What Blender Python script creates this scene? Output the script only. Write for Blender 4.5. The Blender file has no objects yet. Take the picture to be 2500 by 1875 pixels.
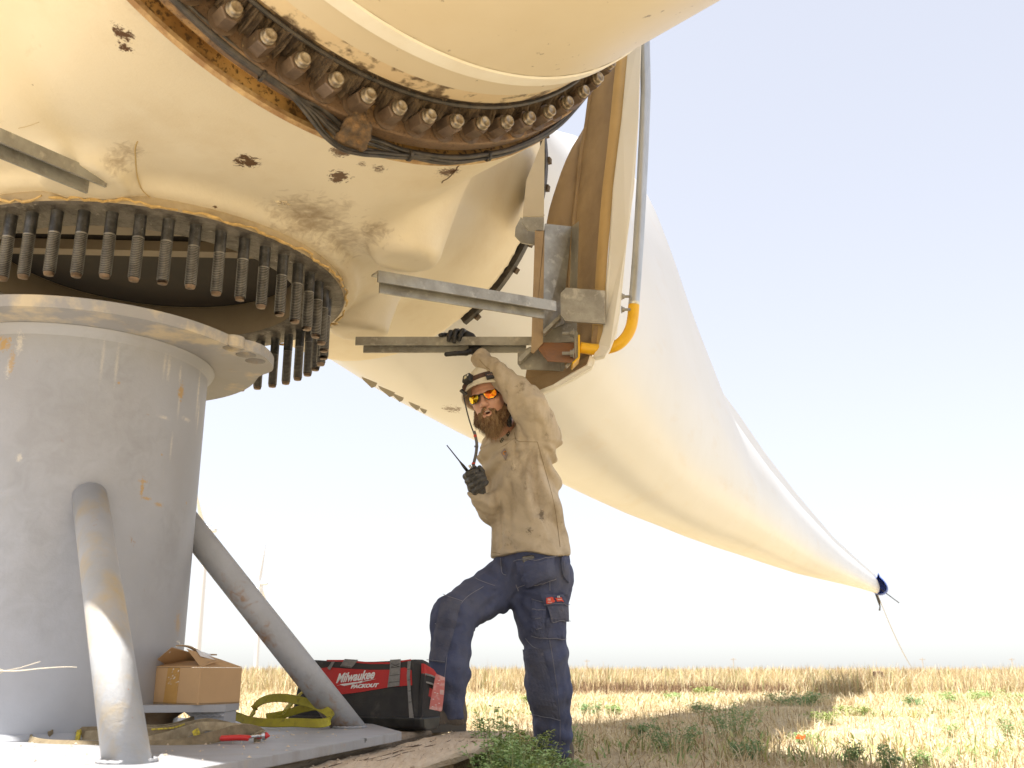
import bpy, bmesh, math, random
import numpy as np
from math import radians, sin, cos, pi
from mathutils import Vector, Matrix
from mathutils.bvhtree import BVHTree
random.seed(7); rng = np.random.default_rng(7)
S = bpy.context.scene

# ------------------------------------------------------------------ camera, world, sun, exposure
CAMZ = 0.38; FPX = 2430.0; TILT = math.atan((1640 - 937.5) / FPX)
cam_d = bpy.data.cameras.new('camera'); cam = bpy.data.objects.new('camera', cam_d); S.collection.objects.link(cam)
cam.location = (0, 0, CAMZ); cam.rotation_euler = (pi / 2 + TILT, 0, 0)
cam_d.sensor_width = 36; cam_d.lens = FPX / 2500 * 36; cam_d.clip_end = 3000; cam_d.clip_start = 0.02
cam_d.dof.use_dof = True; cam_d.dof.focus_distance = 4.2; cam_d.dof.aperture_fstop = 6.3
S.camera = cam
SUN_EL = radians(69); SUN_AZ = radians(-118)      # azimuth clockwise from +Y
w = bpy.data.worlds.new('World'); S.world = w; w.use_nodes = True
wn = w.node_tree.nodes; sky = wn.new('ShaderNodeTexSky'); sky.sky_type = 'NISHITA'; sky.sun_disc = False
sky.sun_elevation = SUN_EL; sky.sun_rotation = SUN_AZ; sky.dust_density = 1.9; sky.air_density = 1.0; sky.ozone_density = 2.5; sky.altitude = 500
bg = wn['Background']; hs = wn.new('ShaderNodeGamma'); hs.inputs['Gamma'].default_value = .36; w.node_tree.links.new(sky.outputs[0], hs.inputs['Color']); hu = wn.new('ShaderNodeHueSaturation'); hu.inputs['Hue'].default_value = .524; hu.inputs['Saturation'].default_value = .62; w.node_tree.links.new(hs.outputs[0], hu.inputs['Color']); w.node_tree.links.new(hu.outputs[0], bg.inputs[0]); bg.inputs[1].default_value = 0.27
sd = bpy.data.lights.new('sun', 'SUN'); sun = bpy.data.objects.new('sun', sd); S.collection.objects.link(sun)
sd.energy = 4.8; sd.angle = radians(0.5); sd.color = (1, 0.965, 0.91)
sdir = Vector((sin(SUN_AZ) * cos(SUN_EL), cos(SUN_AZ) * cos(SUN_EL), sin(SUN_EL)))
sun.rotation_euler = sdir.to_track_quat('Z', 'Y').to_euler()
S.view_settings.view_transform = 'Standard'; S.view_settings.look = 'None'; S.view_settings.exposure = 1.25
S.view_settings.gamma = 1; S.view_settings.use_curve_mapping = False

# ------------------------------------------------------------------ helpers
CT, ST = cos(TILT), sin(TILT)
def ray(px, py):
    x = (px - 1250) / FPX; v = -(py - 937.5) / FPX
    return np.array([x, CT - v * ST, ST + v * CT])
def at(px, py, y): d = ray(px, py); return np.array([0, 0, CAMZ]) + d * (y / d[1])
def atz(px, py, z): d = ray(px, py); return np.array([0, 0, CAMZ]) + d * ((z - CAMZ) / d[2])

WM = {}
def link(o, parent=None, M=None, label=None, cat=None, group=None, kind=None):
    S.collection.objects.link(o); M = M or Matrix.Identity(4)
    if parent is not None:
        o.parent = parent; o.matrix_parent_inverse = WM[parent.name].inverted()
    o.matrix_basis = M; WM[o.name] = M.copy()
    if label: o['label'] = label
    if cat: o['category'] = cat
    if group: o['group'] = group
    if kind: o['kind'] = kind
    return o
def thing(name, label, cat, loc=(0, 0, 0), group=None):
    return link(bpy.data.objects.new(name, None), None, Matrix.Translation(Vector(loc)), label, cat, group)
def mesh_np(name, V, F, m=None, smooth=False):
    me = bpy.data.meshes.new(name); V = np.asarray(V, np.float32)
    if isinstance(F, np.ndarray):
        n, k = F.shape
        me.vertices.add(len(V)); me.vertices.foreach_set('co', V.ravel())
        me.loops.add(n * k); me.loops.foreach_set('vertex_index', F.astype(np.int32).ravel())
        me.polygons.add(n); me.polygons.foreach_set('loop_start', np.arange(n, dtype=np.int32) * k)
        me.polygons.foreach_set('loop_total', np.full(n, k, np.int32)); me.update(calc_edges=True)
    else:
        me.from_pydata([tuple(map(float, v)) for v in V], [], [tuple(map(int, f)) for f in F]); me.update()
    if m: me.materials.append(m)
    if smooth: me.polygons.foreach_set('use_smooth', np.ones(len(me.polygons), bool))
    return me
def obj(name, VF, m, parent=None, smooth=False, recalc=False, **kw):
    V, F = VF; V = np.asarray(V, float); c = V.mean(0)
    me = mesh_np(name, V - c, F, m, smooth)
    if recalc:
        b = bmesh.new(); b.from_mesh(me); bmesh.ops.recalc_face_normals(b, faces=b.faces); b.to_mesh(me); b.free()
    return link(bpy.data.objects.new(name, me), parent, Matrix.Translation(Vector(c)), **kw)
def inst(name, me, parent, M, **kw): return link(bpy.data.objects.new(name, me), parent, M, **kw)
def join(*VFs):
    V = []; F = []; n = 0
    for v, f in VFs:
        V.append(np.asarray(v, float)); F += [tuple(int(i) + n for i in q) for q in f]; n += len(v)
    return np.concatenate(V), F
def box(c, s, R=None):
    V = np.array([(x, y, z) for x in (-.5, .5) for y in (-.5, .5) for z in (-.5, .5)]) * np.array(s)
    if R is not None: V = V @ np.array(R).T
    return V + np.array(c), [(0, 1, 3, 2), (4, 6, 7, 5), (0, 4, 5, 1), (2, 3, 7, 6), (0, 2, 6, 4), (1, 5, 7, 3)]
def frame(d, up=(0, 0, 1)):
    d = np.array(d, float); d /= np.linalg.norm(d); a = np.cross(up, d)
    if np.linalg.norm(a) < 1e-4: a = np.cross((1, 0, 0), d)
    a /= np.linalg.norm(a); return a, np.cross(d, a), d
def beam(p, q, prof, up=(0, 0, 1)):
    """extrude a closed 2D profile (side, up) from p to q"""
    a, b, d = frame(np.array(q) - np.array(p), up); pr = np.array(prof); n = len(pr)
    V = np.concatenate([np.array(e) + pr[:, :1] * a + pr[:, 1:] * b for e in (p, q)])
    return V, [tuple(range(n))[::-1], tuple(range(n, 2 * n))] + [(i, (i + 1) % n, n + (i + 1) % n, n + i) for i in range(n)]
def tube(path, r, seg=12, cap=True, flat=None, up=(0, 0, 1)):
    P = np.array(path, float); n = len(P); r = np.broadcast_to(r, n); V = []
    T = np.gradient(P, axis=0); T /= np.linalg.norm(T, axis=1)[:, None] + 1e-9
    a = frame(T[0], up)[0]
    for i in range(n):
        a = a - T[i] * (a @ T[i]); a /= np.linalg.norm(a); b = np.cross(T[i], a)
        t = np.arange(seg) * 2 * pi / seg
        V.append(P[i] + r[i] * (np.cos(t)[:, None] * a + np.sin(t)[:, None] * b * (flat or 1)))
    V = np.concatenate(V); F = [(i * seg + j, i * seg + (j + 1) % seg, (i + 1) * seg + (j + 1) % seg, (i + 1) * seg + j) for i in range(n - 1) for j in range(seg)]
    if cap: F += [tuple(range(seg))[::-1], tuple(range((n - 1) * seg, n * seg))]
    return V, F
def ribbon(path, wdir, wd, th):
    """flat webbing: path points, width directions, width and thickness"""
    P = np.array(path, float); n = len(P); W = np.broadcast_to(np.array(wdir, float), (n, 3)).copy()
    T = np.gradient(P, axis=0); T /= np.linalg.norm(T, axis=1)[:, None] + 1e-9
    W -= T * (W * T).sum(1)[:, None]; W /= np.linalg.norm(W, axis=1)[:, None]; N = np.cross(T, W)
    wd = np.broadcast_to(wd, n)[:, None]; th = th / 2
    prof = [(-.5, -1), (.5, -1), (.5, 1), (-.5, 1)]
    V = np.stack([P + W * wd * u + N * th * v for u, v in prof], 1).reshape(-1, 3)
    F = [(i * 4 + j, i * 4 + (j + 1) % 4, i * 4 + 4 + (j + 1) % 4, i * 4 + 4 + j) for i in range(n - 1) for j in range(4)]
    return V, F + [(3, 2, 1, 0), (n * 4 - 4, n * 4 - 3, n * 4 - 2, n * 4 - 1)]
def spline(pts, n=40):
    P = np.array(pts, float); t = np.linspace(0, len(P) - 1, n); i = np.clip(t.astype(int), 0, len(P) - 2); u = (t - i)[:, None]
    a = P[np.clip(i - 1, 0, None)]; b = P[i]; c = P[i + 1]; d = P[np.clip(i + 2, None, len(P) - 1)]
    return .5 * (2 * b + (c - a) * u + (2 * a - 5 * b + 4 * c - d) * u**2 + (-a + 3 * b - 3 * c + d) * u**3)
def lathe(prof, seg=48, M=None, closed=False, a0=0, a1=2 * pi):
    """prof: (r, z) list, around local z"""
    pr = np.array(prof, float); k = len(pr); full = abs(a1 - a0 - 2 * pi) < 1e-6; ns = seg if full else seg + 1
    t = a0 + np.arange(ns) * (a1 - a0) / seg
    V = np.stack([pr[None, :, 0] * np.cos(t)[:, None], pr[None, :, 0] * np.sin(t)[:, None], np.broadcast_to(pr[None, :, 1], (ns, k))], -1).reshape(-1, 3)
    F = []
    kk = k if closed else k - 1
    for i in range(seg):
        j = (i + 1) % ns
        for q in range(kk): F.append((i * k + q, j * k + q, j * k + (q + 1) % k, i * k + (q + 1) % k))
    if M is not None: V = V @ np.array(M)[:3, :3].T + np.array(M)[:3, 3]
    return V, F
def polyplate(pts, n, th):
    """thick plate: 3D outline pts, extruded by th along n (thick)"""
    P = np.array(pts, float); k = len(P); n = np.array(n, float) * th
    return np.concatenate([P, P + n]), [tuple(range(k)), tuple(range(k, 2 * k))[::-1]] + [(i, i + k, (i + 1) % k + k, (i + 1) % k) for i in range(k)]
def pxplate(pts, Y, th, dirn=(0, 1, 0)): return polyplate([at(p[0], p[1], p[2] if len(p) > 2 else Y) for p in pts], dirn, th)

# materials ---------------------------------------------------------
def mat(name, col, col2=None, ns=6, rough=.6, metal=0, bump=0, bs=60, lo=.4, hi=.65, layers=(), stretch=(1, 1, 1), spec=.5, coat=0, detail=6, wave=None):
    m = bpy.data.materials.new(name); m.use_nodes = True; t = m.node_tree; N = t.nodes; L = t.links; B = N['Principled BSDF']
    B.inputs['Roughness'].default_value = rough; B.inputs['Metallic'].default_value = metal
    B.inputs['Specular IOR Level'].default_value = spec; B.inputs['Coat Weight'].default_value = coat
    geo = N.new('ShaderNodeNewGeometry')
    def pos(st=(1, 1, 1), off=(0, 0, 0)):
        q = N.new('ShaderNodeMapping'); q.inputs['Scale'].default_value = st; q.inputs['Location'].default_value = off
        L.new(geo.outputs['Position'], q.inputs[0]); return q.outputs[0]
    def noise(sc, st=(1, 1, 1), det=detail, off=(0, 0, 0), dist=0.0):
        q = N.new('ShaderNodeTexNoise'); q.inputs['Scale'].default_value = sc; q.inputs['Detail'].default_value = det
        q.inputs['Roughness'].default_value = .62; q.inputs['Distortion'].default_value = dist; L.new(pos(st, off), q.inputs['Vector']); return q.outputs[0]
    def mr(v, a, b, c=0., d=1.):
        q = N.new('ShaderNodeMapRange'); q.inputs[1].default_value = a; q.inputs[2].default_value = b; q.inputs[3].default_value = c; q.inputs[4].default_value = d
        q.clamp = True; L.new(v, q.inputs[0]); return q.outputs[0]
    def mix(fac, a, b):
        q = N.new('ShaderNodeMix'); q.data_type = 'RGBA'; L.new(fac, q.inputs[0])
        for i, c in ((6, a), (7, b)):
            if isinstance(c, tuple): q.inputs[i].default_value = (*c, 1)
            else: L.new(c, q.inputs[i])
        return q.outputs[2]
    def math_(op, a, b):
        q = N.new('ShaderNodeMath'); q.operation = op
        for i, c in ((0, a), (1, b)):
            if isinstance(c, (int, float)): q.inputs[i].default_value = c
            else: L.new(c, q.inputs[i])
        return q.outputs[0]
    cur = tuple(col)
    if col2: cur = mix(mr(noise(ns, stretch), lo, hi), cur, tuple(col2))
    for ly in layers:
        k = ly[0]
        if k == 'noise':      # ('noise', color, scale, lo, hi, amount, stretch)
            fac = mr(noise(ly[2], ly[6] if len(ly) > 6 else (1, 1, 1), off=(3.1, 7.7, 1.3)), ly[3], ly[4], 0., ly[5])
        elif k == 'spot':     # ('spot', color, centre, radius, noise scale, amount, softness, stretch)
            c = ly[2]; st = ly[7] if len(ly) > 7 else (1, 1, 1)
            sb = N.new('ShaderNodeVectorMath'); sb.operation = 'SUBTRACT'; L.new(geo.outputs['Position'], sb.inputs[0]); sb.inputs[1].default_value = tuple(map(float, c))
            ml = N.new('ShaderNodeVectorMath'); ml.operation = 'MULTIPLY'; L.new(sb.outputs[0], ml.inputs[0]); ml.inputs[1].default_value = st
            ln = N.new('ShaderNodeVectorMath'); ln.operation = 'LENGTH'; L.new(ml.outputs[0], ln.inputs[0])
            dd = math_('DIVIDE', ln.outputs['Value'], ly[3])
            v = math_('SUBTRACT', math_('SUBTRACT', math_('MULTIPLY', noise(max(ly[4], 2.2 / ly[3]), off=(c[0] * 3, 1, 2), dist=.8), 3.0), .55), dd)
            fac = mr(v, .10, .10 + ly[6], 0., ly[5])
        elif k == 'zramp':    # ('zramp', color, z0, z1, amount, noise scale)
            sp = N.new('ShaderNodeSeparateXYZ'); L.new(geo.outputs['Position'], sp.inputs[0])
            v = math_('ADD', sp.outputs[2], math_('MULTIPLY', math_('SUBTRACT', noise(ly[5]), .5), .25))
            fac = mr(v, ly[2], ly[3], ly[4], 0.)
        elif k == 'bump_only': continue
        cur = mix(fac, cur, tuple(ly[1]))
    if isinstance(cur, tuple): B.inputs['Base Color'].default_value = (*cur, 1)
    else: L.new(cur, B.inputs['Base Color'])
    h = None
    if bump: h = noise(bs, stretch, 5); 
    if wave:
        q = N.new('ShaderNodeTexWave'); q.inputs['Scale'].default_value = wave[0]; q.inputs['Distortion'].default_value = wave[2]; q.bands_direction = wave[1]
        q.inputs['Detail'].default_value = 2; L.new(geo.outputs['Position'], q.inputs['Vector']); h = q.outputs['Fac'] if h is None else math_('ADD', h, q.outputs['Fac'])
    if h is not None:
        b = N.new('ShaderNodeBump'); b.inputs['Strength'].default_value = min(bump, 1) or .3; b.inputs['Distance'].default_value = .01 if bump <= 1 else .01 * bump
        L.new(h, b.inputs['Height']); L.new(b.outputs[0], B.inputs['Normal'])
    return m

# signed distance helpers and surface nets -------------------------
def sm(a, b, k):
    h = np.maximum(k - np.abs(a - b), 0) / k; return np.minimum(a, b) - h * h * k * .25
def smax(a, b, k): return -sm(-a, -b, k)
def cap(P, a, b, ra, rb=None, sx=None):
    rb = ra if rb is None else rb; a = np.array(a, np.float32); b = np.array(b, np.float32)
    d = b - a; t = np.clip(((P - a) @ d) / (d @ d), 0, 1); q = P - a - t[:, None] * d
    if sx is not None:                    # squash: (direction, factor) stretches the section along a direction
        u = np.array(sx[0], np.float32); u /= np.linalg.norm(u); q = q - (q @ u)[:, None] * u * (1 - 1 / sx[1])
    return np.sqrt((q * q).sum(1)) - (ra + (rb - ra) * t)
def ell(P, c, r, R=None):
    q = P - np.array(c, np.float32)
    if R is not None: q = q @ np.array(R, np.float32).T      # rows of R are the local axes
    r = np.array(r, np.float32); k0 = np.sqrt(((q / r)**2).sum(1)); k1 = np.sqrt(((q / r**2)**2).sum(1)) + 1e-9
    return k0 * (k0 - 1) / k1
def rbox(P, c, s, r, R=None):
    q = P - np.array(c, np.float32)
    if R is not None: q = q @ np.array(R, np.float32).T
    q = np.abs(q) - (np.array(s, np.float32) - r)
    return np.sqrt((np.maximum(q, 0)**2).sum(1)) + np.minimum(q.max(1), 0) - r
def nets(fn, lo, hi, h):
    ax = [np.arange(a, b + h, h, dtype=np.float32) for a, b in zip(lo, hi)]; n = [len(a) for a in ax]
    G = np.stack(np.meshgrid(*ax, indexing='ij'), -1).reshape(-1, 3)
    V = np.concatenate([fn(G[i:i + 400000]) for i in range(0, len(G), 400000)]).reshape(n).astype(np.float32)
    Sg = V < 0; cn = [k - 1 for k in n]; acc = np.zeros((*cn, 3), np.float32); cnt = np.zeros(cn, np.float32)
    for a in range(3):
        for u in (0, 1):
            for v in (0, 1):
                o = [0, 0, 0]; b, c = [(1, 2), (0, 2), (0, 1)][a]; o[b] = u; o[c] = v
                s0 = tuple(slice(o[i], o[i] + cn[i]) for i in range(3)); o2 = list(o); o2[a] = 1; s1 = tuple(slice(o2[i], o2[i] + cn[i]) for i in range(3))
                A = V[s0]; Bv = V[s1]; x = Sg[s0] != Sg[s1]; t = np.where(x, A / np.where(x, A - Bv, 1), 0)
                cnt += x; acc[..., a] += t * x; acc[..., b] += u * x; acc[..., c] += v * x
    m = cnt > 0; I = np.argwhere(m); idx = np.full(cn, -1); idx[m] = np.arange(len(I))
    P = (I + acc[m] / cnt[m][:, None]) * h + np.array([a[0] for a in ax])
    F = []
    for a in range(3):
        b, c = [(1, 2), (2, 0), (0, 1)][a]
        s0 = [slice(None)] * 3; s1 = [slice(None)] * 3; s0[a] = slice(0, -1); s1[a] = slice(1, None)
        e = (Sg[tuple(s0)] != Sg[tuple(s1)]); s = [slice(None)] * 3; s[b] = slice(1, -1); s[c] = slice(1, -1)
        Q = np.argwhere(e[tuple(s)]); 
        if not len(Q): continue
        Q[:, b] += 1; Q[:, c] += 1
        def g(db, dc): q = Q.copy(); q[:, b] -= db; q[:, c] -= dc; return idx[q[:, 0], q[:, 1], q[:, 2]]
        f = np.stack([g(1, 1), g(0, 1), g(0, 0), g(1, 0)], 1); neg = Sg[Q[:, 0], Q[:, 1], Q[:, 2]]
        f[~neg] = f[~neg][:, ::-1]; F.append(f)
    F = np.concatenate(F); return P, F[(F >= 0).all(1)]
def unit_(v): return np.array(v) / np.linalg.norm(v)
def wrink(P, f, seed, an=(1, 1, 1)):
    r = np.random.default_rng(seed); q = P * np.array(an, np.float32); o = np.zeros(len(P), np.float32)
    w1 = np.sin(q @ r.normal(0, f * .5, 3).astype(np.float32) + 1) * 1.2
    for i in range(5):
        k = r.normal(0, f, 3).astype(np.float32); o += np.sin(q @ k + r.uniform(0, 6) + w1) * .4
    return o
def bvh(VF): return BVHTree.FromPolygons([Vector(v) for v in VF[0].tolist()], [tuple(map(int, f)) for f in VF[1]])
ORG = Vector((0, 0, CAMZ))
def hit(tree, px, py):
    d = Vector(ray(px, py)).normalized(); h = tree.ray_cast(ORG, d); return (h[0], h[1]) if h[0] is not None else (None, None)
def surf(tree, px, py, off):
    h, n = hit(tree, px, py)
    if h is None:
        best = None
        for dx, dy in ((8, 0), (-8, 0), (0, 8), (0, -8), (18, 0), (-18, 0), (0, 18), (0, -18), (35, 0), (-35, 0)):
            h, n = hit(tree, px + dx, py + dy)
            if h is not None: break
        if h is None: return None
    return np.array(h) + np.array(n) * off
def patch(name, quad, tree, m, parent, th=.006, nu=10, nv=12, bulge=0, **kw):
    """cloth piece lying on a body: quad = 4 corners tl,tr,br,bl"""
    q = np.array(quad, float); pts = []
    for j in range(nv + 1):
        for i in range(nu + 1):
            u, v = i / nu, j / nv; p = (q[0] * (1 - u) + q[1] * u) * (1 - v) + (q[3] * (1 - u) + q[2] * u) * v
            o = surf(tree, p[0], p[1], th + bulge * min(1, 5 * min(u, 1 - u)) * min(1, 5 * min(v, 1 - v)))
            if o is None: return None
            pts.append(o)
    A = np.array(pts); d = A - np.array(ORG); d /= np.linalg.norm(d, axis=1)[:, None]; Bk = A + d * (th + bulge + .004); n = len(A); W = nu + 1
    F = [(j * W + i, (j + 1) * W + i, (j + 1) * W + i + 1, j * W + i + 1) for j in range(nv) for i in range(nu)]
    F += [tuple(k + n for k in f[::-1]) for f in F]
    per = list(range(W)) + [W * j + nu for j in range(1, nv + 1)] + [nv * W + i for i in range(nu - 1, -1, -1)] + [W * j for j in range(nv - 1, 0, -1)]
    F += [(per[i], per[(i + 1) % len(per)], per[(i + 1) % len(per)] + n, per[i] + n) for i in range(len(per))]
    return obj(name, (np.concatenate([A, Bk]), F), m, parent, smooth=False, recalc=True, **kw)
def seam(name, pts, tree, m, parent, r=.0016, off=.001, n=30):
    P = spline([(p[0], p[1], 0) for p in pts], n); Q = [hit(tree, p[0], p[1]) for p in P]; Q = [np.array(h) + np.array(m_) * off for h, m_ in Q if h is not None and -np.dot(np.array(m_), unit_(ray(*P[0][:2]))) > .25]; cut = [i for i in range(1, len(Q)) if np.linalg.norm(Q[i] - Q[i - 1]) > .035]; Q = Q[:cut[0]] if cut else Q
    return obj(name, tube(Q, r, 4), m, parent) if len(Q) > 3 else None
def text3d(name, s, M, size, m, parent, ext=.0006, shear=0, sx=1, **kw):
    c = bpy.data.curves.new(name, 'FONT'); c.body = s; c.size = size; c.extrude = ext; c.shear = shear; c.offset = kw.pop('bold', 0)
    o = bpy.data.objects.new(name, c); S.collection.objects.link(o); dg = bpy.context.evaluated_depsgraph_get()
    me = bpy.data.meshes.new_from_object(o.evaluated_get(dg)); bpy.data.objects.remove(o)
    me.transform(Matrix.Diagonal((sx, 1, 1, 1))); me.materials.clear(); me.materials.append(m)
    return link(bpy.data.objects.new(name, me), parent, M, **kw)
def Mcols(x, y, z, t):
    return Matrix(((x[0], y[0], z[0], t[0]), (x[1], y[1], z[1], t[1]), (x[2], y[2], z[2], t[2]), (0, 0, 0, 1)))
# ------------------------------------------------------------------ palette
HC = np.array([-1.41, 3.59, 2.87])
C1 = np.array([-.3253, 2.1745, 2.8215]); N1 = np.array([.6586, -.7515, -.0376]); N1 /= np.linalg.norm(N1)
U1 = np.array([-.7521, -.6590, 0.]); U1 /= np.linalg.norm(U1); W1 = np.cross(U1, N1); W1 *= np.sign(W1[2])
def RP(a, r, off): a = radians(a) if np.isscalar(a) else np.radians(a); return C1 + N1 * off + r * (sin(a) * U1 - cos(a) * W1)
M1 = Mcols(U1, -W1, N1, C1)                         # local z = blade axis
if M1.to_3x3().determinant() < 0: M1 = Mcols(U1, W1, N1, C1)
AZ2 = radians(24.5); D2 = np.array([sin(AZ2), cos(AZ2), 0.]); L2 = np.array([cos(AZ2), -sin(AZ2), 0.])
AZ3 = radians(262.5); D3 = np.array([sin(AZ3), cos(AZ3), 0.])
rust = (.10, .045, .015); grime = (.13, .09, .05)

# hub casting ---------------------------------------------------------
def axcyl(P, c, d, r, half, rd=.04):
    q = P - np.array(c, np.float32); z = q @ np.array(d, np.float32); rr = np.sqrt(np.maximum((q * q).sum(1) - z * z, 0))
    a = rr - r + rd; b = np.abs(z) - half + rd
    return np.sqrt(np.maximum(a, 0)**2 + np.maximum(b, 0)**2) + np.minimum(np.maximum(a, b), 0) - rd
BOSS = [(at(200, 440, 2.74)[:2], (-.35, -.94)), (at(992, 640, 3.39)[:2], (.98, -.2)), (at(878, 828, 4.21)[:2], (.8, .55)), (at(1300, 535, 4.35)[:2], (.9, .4))]
def hub_sdf(P):
    d = ell(P, HC + (0, 0, -.02), (1.33, 1.33, 1.26))
    d = sm(d, axcyl(P, C1 - N1 * .93, N1, 1.112, .75), .22)
    d = sm(d, axcyl(P, HC + D2 * .88 + (0, 0, .09), D2, .99, .75), .22)
    d = sm(d, axcyl(P, HC + D3 * .88, D3, 1.08, .75), .22)
    z = P[:, 2]; r = np.hypot(P[:, 0] - HC[0], P[:, 1] - HC[1]); d = smax(d, 1.868 - z, .08)
    d = sm(d, np.maximum(np.maximum(r - .80, 1.832 - z), z - 2.3), .04)
    for (c, o), zt in zip(BOSS[:3], (1.808, 1.825, 1.825)):
        cc = np.array([c[0], c[1], 0]); q = P - cc.astype(np.float32); rr = np.hypot(q[:, 0], q[:, 1])
        cone = rr - (.125 + .30 * np.clip(z - 1.85, 0, 1.2)) 
        b = np.maximum(np.maximum(cone * .9, zt - z), z - 2.55)
        d = sm(d, b, .06)
    bore = np.maximum(r - .60, z - 2.2); inner = ell(P, HC, (1.0, 1.0, .92))
    p1 = axcyl(P, C1, N1, .93, .7, .01); p2 = axcyl(P, HC + D2 * 1.7 + (0, 0, .09), D2, .85, .7, .01); p3 = axcyl(P, HC + D3 * 1.7, D3, .9, .7, .01)
    p4 = axcyl(P, HC, (0, 0, 1), .001, 2)
    return np.maximum(d, -np.minimum(np.minimum(bore, inner), np.minimum(p1, np.minimum(p2, p3))))
hubVF = nets(hub_sdf, HC - (2.0, 1.95, 1.12), HC + (1.75, 2.0, 1.35), .03)
HT = bvh(hubVF)
def hp(px, py): h, n = hit(HT, px, py); return tuple(h) if h is not None else tuple(at(px, py, 3))
cream = (.80, .72, .55); cream2 = (.75, .65, .46)
SP = []
for px, py, r, ns, am, so, st in [(300, 80, .05, 26, 1, .12, (1, 1, .55)), (303, 115, .035, 30, 1, .1, (1, 1, 1)), (605, 395, .06, 24, 1, .12, (.8, .8, 1.3)), (828, 370, .055, 26, .9, .12, (1, 1, 1)), (832, 430, .065, 24, 1, .1, (1, 1, 1)), (820, 440, .035, 30, 1, .1, (1, 1, 1)),
        (885, 400, .03, 30, 1, .3, (1, 1, 1)), (925, 412, .045, 26, 1, .3, (1, 1, 1)), (840, 372, .04, 30, 1, .1, (1, 1, 1)), (1095, 420, .035, 40, 1, .15, (.5, .5, 1)), (525, 505, .018, 40, 1, .2, (1, 1, 1)), (80, 207, .006, 40, 1, .3, (1, 1, 1)),
        (1070, 163, .01, 30, .7, .3, (1, 1, 1))]:
    SP.append(('spot', rust, hp(px, py), r * .62, ns * 1.5, am, so * 2.5, st))
for px, py, r, st in [(770, 520, .12, (.7, .7, 1.6)), (840, 590, .10, (.6, .6, 1.7)), (910, 560, .06, (.7, .7, 1.6)), (740, 540, .1, (.6, .6, 2)), (315, 365, .05, (1, 1, 1)), (290, 395, .06, (1, 1, 1))]:
    SP.append(('spot', (.30, .21, .12), hp(px, py), r, 16, .6, .9, st))
hub_m = mat('aged_cream_paint', cream, cream2, ns=1.4, rough=.45, bump=.12, bs=90, lo=.35, hi=.75, layers=[('noise', (.60, .46, .26), 2.3, .52, .8, .55), ('noise', (.45, .33, .18), 9, .66, .8, .35, (1, 1, 2.5)), ('noise', (.30, .2, .1), 38, .72, .78, .6)] + SP)
dark_m = mat('dirty_machined_steel', (.19, .17, .145), (.07, .06, .05), ns=14, rough=.5, metal=.35, bump=.5, bs=60, layers=[('noise', (.45, .42, .36), 30, .62, .72, .8, (1, 1, 3))])
blackst = mat('black_oxide_steel', (.05, .049, .048), (.12, .117, .112), ns=30, rough=.42, metal=.55, layers=[('noise', (.45, .42, .38), 170, .66, .72, .8)])
thread_m = mat('bright_crest_steel', (.28, .265, .24), (.15, .14, .125), ns=20, rough=.4, metal=.6)
tip_m = mat('copper_paste_tip', (.34, .23, .15), (.24, .18, .13), ns=60, rough=.6)
bear_m = mat('rust_dusted_bearing_steel', (.20, .125, .07), (.12, .075, .045), ns=7, rough=.55, metal=.25, bump=.3, bs=80, layers=[('noise', (.52, .31, .11), 5, .5, .62, .85), ('noise', (.06, .035, .02), 120, .56, .64, .7)])
nut_m = mat('dusty_brown_nut', (.20, .14, .095), (.13, .09, .06), ns=22, rough=.45, metal=.4, layers=[('noise', (.5, .36, .18), 60, .64, .72, .6)])
grease_m = mat('dried_grease', (.075, .05, .03), (.17, .12, .07), ns=25, rough=.85, bump=1.0, bs=70)
trough_m = mat('oily_orange_groove', (.58, .36, .13), (.30, .16, .05), ns=4, rough=.4, bump=.2, bs=60, layers=[('noise', (.05, .03, .015), 70, .53, .6, .85), ('noise', (.09, .05, .02), 3, .55, .68, .8)])
cable_m = mat('black_cable', (.03, .027, .024), (.08, .065, .05), ns=30, rough=.5)
galv = mat('galvanised_steel', (.40, .39, .35), (.27, .255, .22), ns=9, rough=.42, metal=.45, bump=.15, bs=50, layers=[('noise', (.58, .55, .48), 26, .56, .68, .6), ('noise', (.20, .15, .09), 12, .62, .75, .5)])
galv_t = mat('galvanised_tube', (.55, .56, .56), (.42, .43, .43), ns=12, rough=.3, metal=.7, bump=.1, bs=40, stretch=(1, 1, .4))
frp_in = mat('brown_stained_fibreglass', (.42, .30, .17), (.33, .23, .13), ns=5, rough=.6, bump=.4, bs=300, layers=[('noise', (.10, .07, .04), 240, .66, .7, .5)])
frp_w = mat('cream_fibreglass_skin', (.82, .80, .74), (.80, .77, .68), ns=3, rough=.35)
blade_m = mat('white_gelcoat', (.70, .70, .69), (.67, .665, .64), ns=.8, rough=.3, layers=[('noise', (.62, .50, .34), 1.6, .56, .8, .35, (1, 1, 3)), ('spot', rust, tuple(at(1098, 1002, 5.9)), .05, 40, .9, .2, (.6, .6, 2))])
root_m = mat('cream_blade_root_paint', (.74, .65, .48), (.70, .60, .42), ns=1.5, rough=.38, layers=[('spot', rust, tuple(RP(-12, 1.06, .85)), .05, 30, 1, .15), ('noise', (.14, .08, .035), 30, .665, .70, .7, (1, 1, 1))])
skirt_m = mat('greasy_blade_root_edge', (.74, .60, .38), (.66, .5, .3), ns=3, rough=.5, layers=[('noise', (.10, .06, .03), 16, .50, .60, .9)]); skirt_d = mat('blackened_root_edge', (.07, .045, .025), (.30, .2, .1), ns=22, rough=.7, lo=.52, hi=.62)

rotor = thing('turbine_rotor', 'cream wind turbine hub with three blades hanging above the grey steel stand', 'turbine rotor', tuple(HC))
casting = obj('hub_casting', hubVF, hub_m, rotor, smooth=True)
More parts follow.
